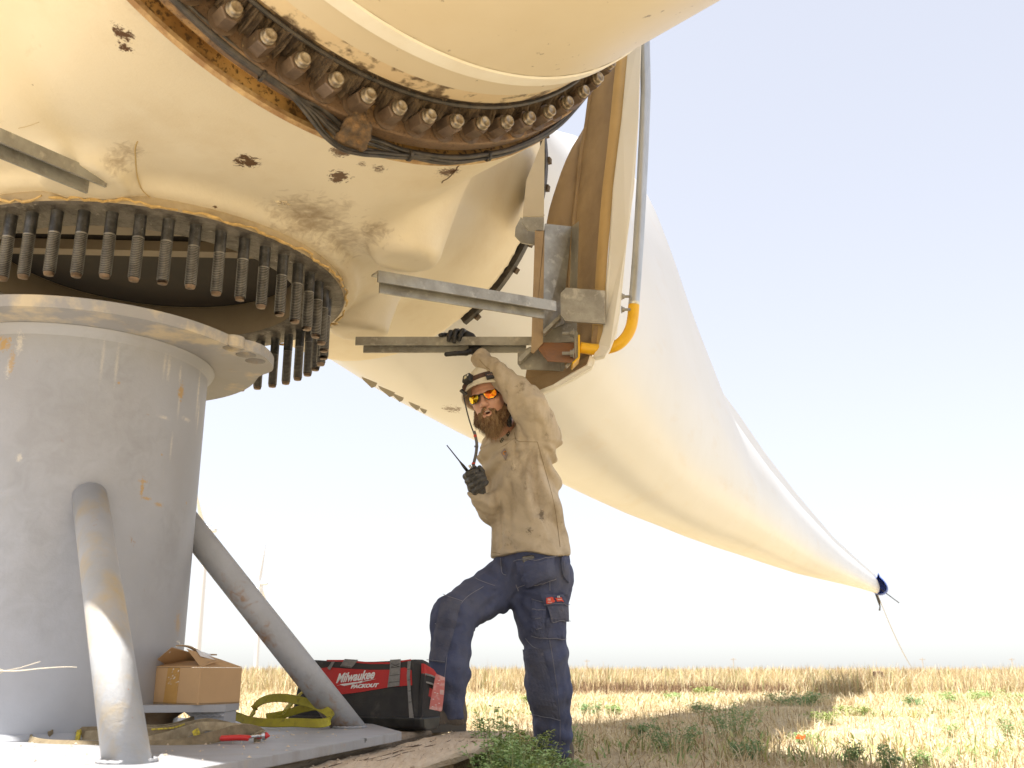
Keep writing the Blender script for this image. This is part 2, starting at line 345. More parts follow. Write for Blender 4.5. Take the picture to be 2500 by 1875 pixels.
# main shaft flange with studs
FZ = 1.797; FC = np.array([HC[0], HC[1], 0.])
obj('shaft_flange', lathe([(.575, FZ + .12), (.575, FZ), (.585, FZ - .004), (.742, FZ - .004), (.752, FZ + .002)], 96, Matrix.Translation(Vector(FC))), dark_m, rotor, smooth=False)
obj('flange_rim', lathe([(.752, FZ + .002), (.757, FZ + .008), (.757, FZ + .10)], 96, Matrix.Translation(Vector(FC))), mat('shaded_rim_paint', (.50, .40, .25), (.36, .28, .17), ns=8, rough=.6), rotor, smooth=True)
# peeled sealant bead round the flange
sl = mat('peeling_sealant', (.72, .50, .20), (.45, .30, .12), ns=30, rough=.6)
bp = []; 
for i in range(260):
    a = i / 260 * 2 * pi; rr = .765 + .006 * sin(a * 37) + rng.normal(0, .004); bp.append(FC + (rr * cos(a), rr * sin(a), FZ + .004 + .004 * sin(a * 23) + rng.normal(0, .002)))
bp = np.array(bp + bp[:20]); i_ = 0
while i_ < 255:
    L_ = int(rng.integers(6, 20)); g_ = bp[i_:i_ + L_] + rng.normal(0, .0015, (L_, 3)); obj('sealant_bead', tube(g_, .0028 + .0035 * np.abs(np.sin(np.arange(L_) * .7 + i_)) * np.sin(np.linspace(.3, 2.8, L_)), 5), sl, rotor); i_ += L_ - int(rng.integers(0, 4)) + (3 if rng.uniform() < .3 else 0)
# inner ring lip + added black disc standing for the unlit void in the bore
ins = mat('bare_inner_casting', (.30, .245, .175), (.25, .2, .14), ns=4, rough=.6)
obj('bore_liner', lathe([(.574, FZ + .0), (.572, FZ + .14), (.60, FZ + .15)], 72, Matrix.Translation(Vector(FC))), ins, rotor, smooth=True)
for y0_, y1_, wd_ in ((-.16, -.10, .055), (-.36, -.31, .085)): obj('inner_crossbeam', beam(FC + (-.57, y0_, FZ + .115), FC + (.57, y1_, FZ + .115), [(-wd_ / 2, -.02), (wd_ / 2, -.02), (wd_ / 2, .02), (-wd_ / 2, .02)]), ins, rotor)
blk = mat('void_darkness_black', (.035, .03, .025), (.05, .04, .03), ns=6, rough=.8)
obj('bore_void_disc', lathe([(0, FZ + .142), (.573, FZ + .142), (.573, FZ + .16), (0, FZ + .16)], 60, Matrix.Translation(Vector(FC))), blk, rotor)
# stud mesh (0 at root, hanging down)
pr = [(.0205, 0), (.0190, -.005), (.0181, -.010), (.0181, -.075)]
zz = -.078
while zz > -.205: pr += [(.0182, zz), (.0178, zz - .0022), (.0152, zz - .003), (.0152, zz - .0045)]; zz -= .0056
pr += [(.0165, -.207), (.014, -.215)]
pr1 = lathe([p for p in pr if p[1] > -.077], 14); pr2 = lathe([(.0181, -.075)] + [p for p in pr if p[1] < -.077], 14)
me_sh = mesh_np('stud', pr1[0], pr1[1], blackst, True)
V, F = join(pr1, pr2, lathe([(.0165, -.207), (.014, -.215), (0, -.216)], 14)); me_st = mesh_np('stud', V, F, blackst, True); me_st.materials.append(thread_m); me_st.materials.append(tip_m)
n1 = len(pr1[1]); n2 = n1 + len(pr2[1]); mi = np.zeros(len(F), np.int32); mi[n1:n2] = 1; mi[n2:] = 2
for q_ in range(n1, n2):
    rr_ = np.hypot(V[list(F[q_])][:, 0], V[list(F[q_])][:, 1]); mi[q_] = 1 if rr_.min() > .0165 else 0  # thread contrast put into colour: bright crest faces, dark root faces
me_st.polygons.foreach_set('material_index', mi)
ph0 = -.1904; dph = .1259
for k in range(50):
    a = ph0 + dph * k
    inst('stud', me_st, rotor, Matrix.Translation(Vector(FC + (.685 * sin(a), -.685 * cos(a), FZ + .001))) @ Matrix.Rotation(rng.uniform(0, 6), 4, 'Z') @ Matrix.Diagonal((1.06, 1.06, 1.045 * rng.uniform(.985, 1.02), 1)))

# pitch bearing of the near blade --------------------------------------
obj('pitch_bearing_ring', lathe([(.97, -.078), (1.079, -.078), (1.083, -.083), (1.083, -.128), (.97, -.128)], 160, M1, closed=True), bear_m, rotor)
obj('bearing_groove', lathe([(1.0, -.128), (1.045, -.128), (1.052, -.172), (1.092, -.170)], 160, M1), trough_m, rotor)
obj('hub_lip', lathe([(1.090, -.178), (1.092, -.167), (1.106, -.165), (1.112, -.178)], 160, M1), mat('rusty_lip_edge', (.30, .17, .07), (.60, .42, .2), ns=20, rough=.6), rotor)
def ncol(r0, r1, n, off): return [(r0 * cos(t), r0 * sin(t), off) for t in np.arange(n) * 2 * pi / n]
hexw = .0285
pf = [(.0, .058), (hexw * .93, .058), (hexw, .053), (hexw, .006), (hexw * .9, 0)]
washer = lathe([(0.037, 0), (.037, .006), (.02, .0065)], 20); hx = lathe(pf, 6); tipb = lathe([(.0178, .058), (.0178, .074), (.0165, .079), (.0125, .0805), (.011, .0785), (0, .0785)], 16); lines = lathe([(.0195, .06), (.0195, .066), (.0178, .067)], 16)
V, F = join(washer, hx, tipb, lines); me_nut = mesh_np('bolt_nut', V, F, nut_m, False); 
for p in me_nut.polygons: p.use_smooth = p.index >= len(washer[1]) + len(hx[1])
me_nut.materials.append(mat('bolt_end_steel', (.42, .36, .27), (.22, .16, .1), ns=60, rough=.38, metal=.6))
mi = np.zeros(len(F), np.int32); k0 = len(washer[1]) + len(hx[1]); mi[k0:] = 1; me_nut.polygons.foreach_set('material_index', mi)
for k in range(-12, 36):
    a = .3675 - .0908 * k; p = RP(math.degrees(a), 1.046, -.078)
    inst('bolt_nut', me_nut, rotor, Mcols(sin(a) * U1 - cos(a) * W1, np.cross(N1, sin(a) * U1 - cos(a) * W1), N1, p) @ Matrix.Rotation(rng.uniform(0, 6), 4, 'Z'))
# dried grease and caulk squeezed between the nuts and the blade root
Gn = 900; V = []; F = []
for i in range(Gn):
    a = -100 + 200 * i / Gn; 
    for j in range(7):
        t = j / 6 * pi; rr = .99 + (.040 + .010 * sin(i * .37) + .006 * sin(i * 1.31) + rng.normal(0, .006)) * cos(t) * (1 if j < 4 else .6); zo = -.078 + (.082 + rng.normal(0, .004) + .012 * sin(i * .21 + 1)) * sin(t)
        V.append(RP(a, rr, zo))
F = [(i * 7 + j, i * 7 + j + 1, (i + 1) * 7 + j + 1, (i + 1) * 7 + j) for i in range(Gn - 1) for j in range(6)]
obj('grease_caulk', (np.array(V), F), grease_m, rotor)
obj('caulk_edge', tube([RP(a, 1.006, .004) for a in np.linspace(-100, 100, 200)], .007, 6), cable_m, rotor)
# blade 1 : steel skirt, root step, body
def loft(rings, closed=True):
    n = len(rings[0]); V = np.concatenate(rings); F = [(i * n + j, i * n + (j + 1) % n, (i + 1) * n + (j + 1) % n, (i + 1) * n + j) for i in range(len(rings) - 1) for j in range(n)]
    return V, F
blade1 = link(bpy.data.objects.new('near_blade', None), rotor, Matrix.Translation(Vector(C1)), label='cream blade root passing overhead at the top'); blade1.name = 'turbine_blade'; WM[blade1.name] = Matrix.Translation(Vector(C1))
obj('root_skirt', lathe([(1.0, 0.018), (1.0, .075)], 160, M1), skirt_m, blade1, smooth=True); obj('root_edge', lathe([(.955, -.07), (1.0, 0.0), (1.0, .018)], 160, M1), skirt_d, blade1, smooth=True)
obj('blade_root', lathe([(1.0, .075), (1.0, .168)], 160, M1), root_m, blade1, smooth=True)
obj('root_step', lathe([(1.001, .164), (1.012, .168), (1.012, .214), (1.007, .218)], 160, M1), mat('pale_step_band', (.90, .86, .74), (.86, .80, .66), ns=9, rough=.4), blade1)  # band coloured paler than the blade root beside it
R = []
for t in np.concatenate([np.linspace(.2, 5, 22), np.linspace(5.3, 14, 16)]):
    k = min(1, max(0, (t - 1.3) / 4)); k = k * k * (3 - 2 * k); r = 1.008 - .018 * min(t / 2.5, 1)
    th = np.arange(72) * 2 * pi / 72; cx = np.sin(th); cz = np.cos(th)
    ch = r * (1 + .65 * k); tk = r * (1 - .5 * k); taper = 1 - .35 * max(0, (t - 6) / 8)
    R.append(C1 + N1 * t + (cx * tk * taper)[:, None] * U1 + (cz * ch * taper + .35 * k)[:, None] * W1)
obj('blade_shell', loft(R), root_m, blade1, smooth=True)
# cables round the bearing and their clamp
cabs = link(bpy.data.objects.new('cable_bundle', None), rotor, Matrix.Translation(Vector(RP(0, 1.1, -.1))))
for i in range(6):
    j = (i - 2.5)
    A = [(40, 1.100, -.06), (32, 1.101, -.06), (25, 1.10, -.06), (18, 1.102, -.062), (14, 1.106, -.065), (11, 1.114 + .002 * j, -.07), (8.5, 1.122 + .0085 * j, -.075), (6.5, 1.135 + .0125 * j, -.08), (4, 1.145 + .014 * j, -.085), (1, 1.140 + .013 * j, -.09), (-2, 1.130 + .010 * j, -.10), (-7, 1.122 + .004 * j, -.115), (-14, 1.118, -.125), (-24, 1.117, -.125), (-34, 1.116, -.12), (-46, 1.115, -.12), (-60, 1.115, -.12)]
    A = [(a - (3.5 if abs(a) < 15 else 0), r - .018, o - .028) for a, r, o in A]; wob = [(a, r + .003 * sin(i * 1.7 + q * .9), o + .004 * cos(i * 2.1 + q)) for q, (a, r, o) in enumerate(A)]
    rr = .0052 if i else .008
    obj('cable', tube(spline([RP(a, r + (.006 if abs(a) > 15 else 0) * sin(i), o + (.006 if abs(a) > 15 else 0) * cos(i * 1.3)) for a, r, o in wob], 130), rr, 6), cable_m, cabs, smooth=True)
for a, r, o in ((33, 1.102, -.06), (13.5, 1.107, -.066), (-11.5, 1.12, -.12), (-27, 1.118, -.122)):
    r -= .018; o -= .028; p = RP(a, r, o); ta = RP(a + 1, r, o) - p; obj('cable_tie', lathe([(.014, -.004), (.017, -.004), (.017, .004), (.014, .004)], 12, Mcols(*frame(ta), p), closed=True), cable_m, cabs)
clampm = mat('rust_crusted_clamp', (.10, .07, .045), (.24, .14, .06), ns=45, rough=.8, bump=1, bs=70)
def blob_clamp(P):
    def R_(a, r, o): return RP(a, r, o)
    e1 = np.stack([(U1), N1, W1]); P = RP(3, 1.12, -.07) + (P - RP(-.6, 1.105, -.095)) * 1.6
    d = rbox(P, R_(3.2, 1.09, -.055), (.03, .035, .05), .012, e1)
    d = sm(d, rbox(P, R_(3.6, 1.125, -.06), (.045, .028, .022), .01, e1), .02)
    d = sm(d, cap(P, R_(1, 1.10, -.03), R_(0.2, 1.155, -.06), .02, .013), .02)
    d = sm(d, cap(P, R_(5.2, 1.10, -.05), R_(5, 1.16, -.09), .018, .012), .02)
    d = sm(d, rbox(P, R_(3, 1.165, -.095), (.07, .022, .02), .008, e1), .02)
    return d + .0035 * wrink(P, 110, 5) 
obj('cable_clamp', nets(blob_clamp, RP(-.6, 1.105, -.095) - .13, RP(-.6, 1.105, -.095) + .13, .005), clampm, rotor)

# blade 2 -------------------------------------------------------------
def lerp_tab(T, x): T = np.array(T); return [np.interp(x, T[:, 0], T[:, i]) for i in range(1, T.shape[1])]
TB = [(1.55, 2.03, 3.93, 1.9, 0), (2.0, 1.985, 3.93, 1.9, 0), (2.5, 1.93, 4.0, 1.9, 0), (3.2, 1.885, 4.25, 1.8, 0), (4.4, 1.83, 4.8, 1.6, 0), (5.5, 1.80, 5.2, 1.4, 0), (6.4, 1.79, 5.4, 1.25, 0), (7.1, 1.80, 5.43, 1.15, 0), (7.7, 1.81, 5.11, 1.1, 0), (8.44, 1.82, 4.745, 1.05, 0), (9.27, 1.845, 4.28, 1.0, 0), (9.82, 1.86, 4.02, .97, 0), (11.3, 1.91, 3.91, .9, 0), (13, 1.96, 3.73, .82, 0), (16, 2.06, 3.54, .7, 0), (21, 2.30, 3.33, .52, 0), (25.7, 2.52, 3.31, .36, 0), (31, 2.735, 3.31, .2, 0)]
R = []; sec = []
for t in np.concatenate([np.linspace(1.55, 10, 40), np.linspace(10.4, 31, 50)]):
    zb, zt, tk, ln = lerp_tab(TB, t); k = np.clip((t - 2) / 6, 0, 1); k = k * k * (3 - 2 * k)
    pts = []
    for s_ in np.arange(120) / 120 * 2 * pi:
        cz = .5 - .5 * cos(s_); sx = sin(s_)
        circ = sx * tk / 2
        af = math.copysign((abs(sin(s_)) if cz < .38 else 1 - ((cz - .38) / .62)**1.35) if True else 0, sx) * tk / 2
        if cz < .38: af = math.copysign(math.sin(min(pi / 2, math.acos(1 - 2 * min(.5, cz / .6)))), sx) * tk / 2
        if abs(sx) < 1e-6: af = 0
        x = circ * (1 - k) + af * k
        if cz > .3 and k > 0:                 # flat hollow panel below the trailing edge
            cr_ = .84; u_ = min(1, (cz - .3) / (cr_ - .3)); k2 = min(1, max(0, (t - 7.5) / 4)); a_ = (1 - .84 * u_**1.8) if cz < cr_ else .16 - .15 * (cz - cr_) / (1 - cr_); b_ = 1 - ((cz - .3) / .7)**1.35; af = math.copysign(a_ * k2 + b_ * (1 - k2), sx) * tk / 2
            x = circ * (1 - k) + af * k
        pts.append(HC * (1, 1, 0) + D2 * t + L2 * (x) + (0, 0, zb + (zt - zb) * cz))
    R.append(np.array(pts))
blade2 = link(bpy.data.objects.new('turbine_blade', None), rotor, Matrix.Translation(Vector(HC + D2 * 1.7)), label='long white blade stretching away to the right, its tip wrapped in blue tape')
obj('blade_shell', loft(R), blade_m, blade2, smooth=True)
tip = R[-1]; c = tip.mean(0)
tm = mat('blue_tape', (.07, .14, .50), (.03, .04, .12), ns=4, rough=.45, lo=.5, hi=.6, layers=[('noise', (.7, .68, .6), 6, .6, .66, .9)])
def tipring(s, dx, lat=2.0, sh=.10):
    q = (tip - c) * s; return c + q + (q @ L2)[:, None] * L2 * (lat - 1) + D2 * dx + L2 * sh
obj('tip_tape', join(loft([tipring(1.06, -.16), tipring(1.18, -.12), tipring(1.22, .0), tipring(1.12, .28), tipring(.75, .42)]), (tipring(.75, .42), [tuple(range(120))])), tm, blade2, smooth=False)
# vortex strips along the belly of blade 2
vgm = mat('grey_vortex_fin', (.42, .38, .30), rough=.5)
def bz(t, s_): zb, zt, tk, ln = lerp_tab(TB, t); return HC * (1, 1, 0) + D2 * t + (0, 0, zb)
for t, hgt in ((1.48, .0), (1.55, .035), (1.72, .04), (1.82, .035), (2.0, .035), (2.12, .025), (2.3, .02), (2.55, .016), (2.85, .012)):
    continue
    p = bz(t + .1, 0) + (.0, 0, .006); obj('vortex_fin', polyplate([p - D2 * .04 + L2 * .01, p + D2 * .04, p + D2 * .035 + (0, 0, -hgt), ], L2, .004), vgm, blade2)
for i_, (a_, b_, c_, yy_) in enumerate([((886, 927), (907, 947), (917, 943), 5.15), ((927, 949), (951, 969), (960, 966), 5.3), ((961, 967), (975, 981), (982, 979), 5.42), ((1001, 988), (1016, 1001), (1022, 1000), 5.6), ((1028, 1003), (1035, 1010), (1039, 1009), 5.75)]):
    obj('vortex_fin', pxplate([(a_[0] - 4, a_[1] - 8), (a_[0], a_[1]), b_, c_, (c_[0] + 4, c_[1] - 8)], yy_, .004), vgm, blade2)
# bearing edge of blade 2, seen side on
M2 = Mcols(L2, np.cross(D2, L2), D2, HC + D2 * 1.63 + (0, 0, .09))
obj('pitch_bearing_ring', lathe([(.85, 0), (1.0, 0), (1.0, .035), (.85, .035)], 120, M2, closed=True, a0=radians(165), a1=radians(418)), cable_m, rotor)
bb = box((0, 0, 0), (.03, .03, .03)); me_b = mesh_np('bearing_bolt', bb[0], bb[1], grease_m)
for k in range(40):
    a = k * 9 * pi / 180
    if 58 < k * 9 < 165: continue
    inst('bearing_bolt', me_b, rotor, M2 @ Matrix.Rotation(a, 4, 'Z') @ Matrix.Translation((.995, 0, .045)))
M3 = Mcols(np.cross((0, 0, 1), D3), (0, 0, 1), D3, HC + D3 * 1.63)
obj('pitch_bearing_ring', lathe([(.95, 0), (1.085, 0), (1.085, .055), (.95, .055)], 96, M3, closed=True), bear_m, rotor)
blade3 = link(bpy.data.objects.new('turbine_blade', None), rotor, Matrix.Translation(Vector(HC + D3 * 1.7)), label='cream blade leaving the hub to the left, outside the frame')
R = []
for t in np.linspace(1.69, 16, 40):
    k = min(1, max(0, (t - 3) / 4)); th = np.arange(48) * 2 * pi / 48; r = 1.0 - .03 * max(0, t - 6)
    R.append(HC + D3 * t + (np.sin(th) * r * (1 - .5 * k))[:, None] * np.cross((0, 0, 1), D3) + (np.cos(th) * r * (1 + .5 * k))[:, None] * np.array([0, 0, 1.]))
obj('blade_shell', loft(R), root_m, blade3, smooth=True)
del blade3['label']

# paint run, hairline cracks
def seam0(name, P, m, r): 
    Q = [surf(HT, *p, .0006) for p in P]; Q = [q for q in Q if q is not None]; return obj(name, tube(spline(Q, 24) if len(Q) < 12 else Q, r, 4), m, rotor)
runm = mat('ochre_paint_run', (.52, .38, .17), rough=.5); crk = mat('dark_crack', (.09, .05, .025), rough=.9)
seam0('paint_run', [(336, 345), (330, 362), (331, 390), (334, 425), (345, 460), (362, 478), (381, 492)], runm, .0022)
seam0('paint_crack', [(1127, 398), (1121, 404), (1116, 408), (1113, 416), (1107, 420), (1101, 428), (1092, 436), (1082, 441), (1079, 446)], crk, .0022)
seam0('paint_crack', [(1113, 416), (1104, 418), (1098, 424)], crk, .0014)
seam0('paint_crack', [(45, 313), (70, 307), (95, 298)], runm, .0009)
# raised letters on the casting ------------------------------------------
def on_hub(px, py, off=.0):
    h, n = hit(HT, px, py); n = np.array(n); return np.array(h) + n * off, n
p, n = on_hub(690, 500, .001); xa = np.array(at(720, 478, 3)) - np.array(at(670, 512, 3)); xa -= n * (xa @ n); xa /= np.linalg.norm(xa); ya = np.cross(n, xa)
text3d('cast_lettering', 'FR', Mcols(xa, ya, n, p - xa * .02), .042, hub_m, rotor, ext=.005)

# spinner bracket beams ---------------------------------------------------
ang = [(0, 0), (.05, 0), (.05, .008), (.008, .008), (.008, .05), (0, .05)]
def angle_beam(p, q, drop=.05, deep=.075, t=.008, e0=0.03):
    """L section: vertical leg on the camera side at top, horizontal leg going back"""
    p = np.array(p); q = np.array(q); d = (q - p) / np.linalg.norm(q - p); s = np.cross(d, (0, 0, 1)); s /= np.linalg.norm(s)
    if s[1] < 0: s = -s
    A = polyplate([p, q, q - (0, 0, drop), p - (0, 0, drop)], s, t)
    p2 = p + d * e0 + s * .04; q2 = q + s * .04 - d * .03
    B = polyplate([p2 - (0, 0, drop * .35), q2 - (0, 0, drop * .35), q2 - (0, 0, drop * 1.58), p2 - (0, 0, drop * 1.58)], s, t)
    C = polyplate([p + s * t, q + s * t, q + s * (t + .045), p + s * (t + .045)], (0, 0, -1), t)
    return join(A, B, C)
pa = at(924, 660, 3.37); pb = at(1358, 735, 3.86)
obj('bracket_beam', angle_beam(pa, pb, .044), galv, rotor, label='upper galvanised beam running from hub to guard frame')
pc = at(868, 822, 4.13); pd = at(1302, 828, 4.13); 
obj('bracket_beam', angle_beam(pc, (pd[0], pd[1], pc[2]), .038), galv, rotor, label='lower galvanised beam, gripped by the worker')
pe = at(-60, 285, 2.28); pg = at(264, 428, 2.74)
obj('bracket_beam', angle_beam(pg, pe, .040), galv, rotor, label='galvanised beam at the left edge')

# spinner guard frame ------------------------------------------------------
guard = link(bpy.data.objects.new('spinner_frame', None), rotor, Matrix.Translation(Vector(at(1400, 700, 4.0))), label='fibreglass and steel spinner segment with galvanised tube')
def X3(*pts): return [(1230 + .3195 * p[0], 450 + .3195 * p[1], *p[2:]) for p in pts]
obj('post_flange', pxplate(X3((238, 352), (312, 352), (312, 300), (300, 1130), (297, 1215), (225, 1292), (208, 1280), (222, 860)), 4.0, .012), frp_in, guard)
obj('post_channel', join(pxplate(X3((312, 300, 4.02), (520, 322, 4.08), (470, 800, 4.08), (470, 1060, 4.08), (300, 1130, 4.02)), 4.05, .012), pxplate(X3((520, 322, 4.08), (575, 280, 3.98), (560, 810, 3.98), (505, 800, 4.08)), 4, .010)), galv, guard)
obj('post_back', pxplate(X3((300, 800), (560, 800), (560, 1200), (300, 1215)), 4.12, .012), galv, guard)
obj('hub_lug', pxplate([(1285, 440, 4.35), (1330, 330, 4.35), (1328, 528, 4.35), (1276, 527, 4.35)], 4.35, .2), hub_m, rotor)
obj('top_clip', pxplate(X3((145, 250), (308, 250), (305, 352), (280, 357), (185, 350), (140, 290)), 4.0, .01), galv, guard); obj('clip_plate', pxplate(X3((90, 330, 4.1), (130, 250, 4.1), (240, 350, 4.1), (242, 455, 4.1), (225, 462, 4.1), (135, 445, 4.1), (84, 390, 4.1)), 4.1, .01), galv, guard)
# shell panel : inner faces, ribs, skin
def cur(pts, n): P = spline([(p[0], p[1], p[2]) for p in pts], n); return [at(a, b, y) for a, b, y in P]
Lc = cur([(1492, 150, 4.35), (1440, 285, 4.35), (1390, 372, 4.35), (1358, 455, 4.36), (1334, 545, 4.4), (1318, 700, 4.4), (1308, 850, 4.35), (1295, 945, 4.3)], 20)
Mc = cur([(1462, 60, 4.05), (1435, 285, 4.2), (1420, 372, 4.25), (1412, 455, 4.28), (1402, 545, 4.3), (1392, 700, 4.3), (1385, 850, 4.25), (1330, 952, 4.2)], 20)
Rc = cur([(1512, 60, 4.0), (1490, 285, 4.03), (1481, 372, 4.05), (1471, 455, 4.06), (1463, 545, 4.08), (1452, 700, 4.08), (1442, 850, 4.08), (1432, 890, 4.1)], 20)
def strip(A, B, th=.006):
    n = len(A); A = np.array(A); B = np.array(B); V = np.concatenate([A, B, A + (0, th, .0), B + (0, th, 0)])
    F = [(i, i + 1, n + i + 1, n + i) for i in range(n - 1)] + [(2 * n + i, 3 * n + i, 3 * n + i + 1, 2 * n + i + 1) for i in range(n - 1)]
    F += [(i, 2 * n + i, 2 * n + i + 1, i + 1) for i in range(n - 1)] + [(n + i, n + i + 1, 3 * n + i + 1, 3 * n + i) for i in range(n - 1)] + [(0, n, 3 * n, 2 * n), (n - 1, 3 * n - 1, 4 * n - 1, 2 * n - 1)]
    return V, F
obj('inner_panel', strip(Lc, Mc), frp_in, guard, smooth=True); obj('inner_panel', strip(Mc, Rc), frp_in, guard, smooth=True)
obj('panel_rib', tube(Mc, .012, 8), frp_in, guard, smooth=True)
Sc = cur([(1538, 60, 3.97), (1518, 285, 3.98), (1508, 372, 3.99), (1497, 455, 4.0), (1490, 545, 4.0), (1478, 700, 4.0), (1475, 790, 4.0), (1462, 840, 4.0)], 20)
obj('side_strip', strip(Rc, Sc), mat('orange_lit_fibreglass', (.62, .43, .19), (.55, .38, .17), ns=6, rough=.5), guard, smooth=True)  # warm light on this strip is put into its colour
outer = [at(*p) for p in [(1538, 60, 3.97), (1518, 285, 3.97), (1497, 455, 3.98), (1488, 600, 3.98), (1479, 700, 3.98), (1478, 765, 3.98), (1472, 805, 3.98), (1462, 840, 3.98), (1449, 868, 3.98), (1452, 874, 3.98), (1478, 868, 3.94), (1492, 850, 3.94), (1507, 810, 3.94), (1514, 766, 3.94), (1519, 715, 3.94), (1530, 600, 3.94), (1549, 455, 3.94), (1560, 285, 3.94), (1568, 60, 3.94)]]
o_ = obj('guard_skin', polyplate(outer, (0, 1, 0), .05), frp_w, guard)
bv = o_.modifiers.new('b', 'BEVEL'); bv.width = .012; bv.segments = 3
obj('skin_return', pxplate([(1452, 795, 4.04), (1478, 795, 4.04), (1476, 812, 4.04), (1464, 846, 4.04), (1441, 842, 4.04)], 4.04, .006), frp_in, guard)
obj('gusset_plate', pxplate(X3((435, 830), (475, 790), (775, 812), (775, 1065), (470, 1045), (435, 1000)), 3.93, .01), galv, guard)
obj('rusty_plate', pxplate(X3((262, 1258, 4.0), (300, 1208, 4.02), (545, 1212, 4.02), (545, 1330, 3.96), (510, 1360, 3.94), (335, 1350, 3.94)), 4, .01), mat('rusted_plate', (.30, .14, .06), (.22, .12, .07), ns=12, rough=.7, bump=.3), guard)
obj('lower_channel', join(pxplate(X3((105, 1290), (105, 1370), (135, 1410), (455, 1425), (462, 1350), (330, 1350), (262, 1258), (200, 1240)), 4.08, .01), pxplate(X3((430, 1425, 4.08), (465, 1405, 4.0), (465, 1350, 4.0), (430, 1360, 4.08)), 4, .01)), galv, guard)
obj('knee_gusset', pxplate(X3((112, 1345), (130, 1352), (222, 1262), (205, 1240), (112, 1325)), 4.02, .05), galv, guard); obj('knee_gusset', pxplate(X3((300, 1135), (312, 1140), (440, 1012), (432, 990), (300, 1115)), 3.97, .05), galv, guard)
obj('bolt_backing', pxplate(X3((540, 1120), (566, 1130), (566, 1320), (480, 1400), (470, 1385), (540, 1315)), 3.98, .02), galv, guard)
me_bn = mesh_np('guard_bolt', *join(lathe([(0, .045), (.008, .045), (.008, .012)], 10), lathe([(0, .012), (.0155, .012), (.0155, 0), (0, 0)], 6), lathe([(.0, 0), (.021, 0), (.021, -.004), (0, -.004)], 14)), galv)
for x, y in ((528, 1140), (528, 1292)): inst('guard_bolt', me_bn, guard, Mcols((0, 0, 1), (0, 1, 0), (-1, 0, 0), at(1230 + .3195 * x, 450 + .3195 * y, 3.95)))
for x, y in ((905, 857), (905, 957)): inst('guard_bolt', me_bn, guard, Mcols((0, 0, 1), (0, 1, 0), (1, 0, 0), at(1230 + .3195 * x, 450 + .3195 * y, 3.955)) @ Matrix.Scale(.75, 4))
# dome of the spinner above the hub (out of frame, it shades the hub and the worker)
obj('spinner_dome', lathe([(1.72, 4.02), (1.74, 4.15), (1.6, 4.5), (1.25, 4.8), (.6, 5.0), (0, 5.05), (0, 5.0), (.6, 4.95), (1.22, 4.75), (1.56, 4.47), (1.70, 4.15), (1.69, 4.02)], 64, Matrix.Translation(Vector(FC))), frp_w, rotor, smooth=True)
# lower shell lip
io = [at(*p) for p in [(1286, 900, 4.25), (1282, 925, 4.25), (1312, 957, 4.15), (1360, 935, 4.12), (1398, 912, 4.1), (1434, 888, 4.08), (1437, 868, 4.08), (1378, 900, 4.15)]]
obj('lower_shell', polyplate(io, (0, 1, 0), .006), frp_in, guard)
ol = [at(*p) for p in [(1312, 953, 4.1), (1350, 938, 4.06), (1398, 908, 4.03), (1432, 890, 4.0), (1440, 866, 4.0), (1454, 874, 4.0), (1452, 890, 4.0), (1446, 896, 4.0), (1400, 924, 4.03), (1355, 946, 4.06), (1318, 961, 4.1)]]
o_ = obj('lower_lip', polyplate(ol, (0, 1, 0), .05), frp_w, guard); bv = o_.modifiers.new('b', 'BEVEL'); bv.width = .005; bv.segments = 2
# tube
tp = spline([at(*p) for p in [(1574, 30, 3.98), (1574, 90, 3.98), (1576, 200, 3.98), (1575, 260, 3.98), (1568, 420, 3.98), (1558, 600, 3.98), (1547, 750, 3.98)]], 40)
obj('galvanised_tube', tube(tp, .0235, 20), galv_t, guard, smooth=True)
yl = mat('yellow_paint', (.86, .50, .02), (.80, .44, .02), ns=30, rough=.35, layers=[('noise', (.7, .7, .65), 90, .70, .73, .7)])
tp2 = spline([at(*p) for p in [(1547.5, 745, 3.98), (1545, 775, 3.98), (1540, 800, 3.98), (1528, 823, 3.98), (1508, 842, 3.99), (1480, 851, 4.0), (1450, 853, 4.0), (1416, 848, 4.0)]], 40)
obj('yellow_tube', tube(tp2, .0242, 20), yl, guard, smooth=True)
obj('yellow_flange', pxplate(X3((568, 1150), (582, 1150), (582, 1320), (530, 1372), (520, 1362), (568, 1320)), 3.96, .09), yl, guard)

# ------------------------------------------------------------------ steel stand
SC = np.array([-1.46, 3.23, 0.]); PZ = .20
stand = thing('rotor_stand', 'grey painted steel rotor stand with round column and slanted tube legs', 'stand', (SC[0], SC[1], PZ))
gsp = []
gm_layers = [('noise', (.29, .27, .26), 1.1, .45, .7, .6, (1, 1, .8)), ('noise', (.42, .41, .39), 3, .64, .72, .5, (6, 6, .5)), ('noise', (.36, .22, .10), 20, .70, .76, .8)]
def colp(px, py):
    o = np.array([0, 0, CAMZ]); d = ray(px, py); q = o[:2] - SC[:2]; A = d[:2] @ d[:2]; Bq = 2 * q @ d[:2]; D = Bq * Bq - 4 * A * (q @ q - .411**2)
    return tuple(o + d * ((-Bq - math.sqrt(max(D, 0))) / (2 * A)))
csp = [('spot', (.27, .27, .275), colp(x, y), r, 4, .55, 1.3, (1, 1, .5)) for x, y, r in ((175, 1000, .13), (60, 1180, .15), (330, 1080, .10), (110, 1420, .13), (420, 1330, .09), (290, 900, .09))]
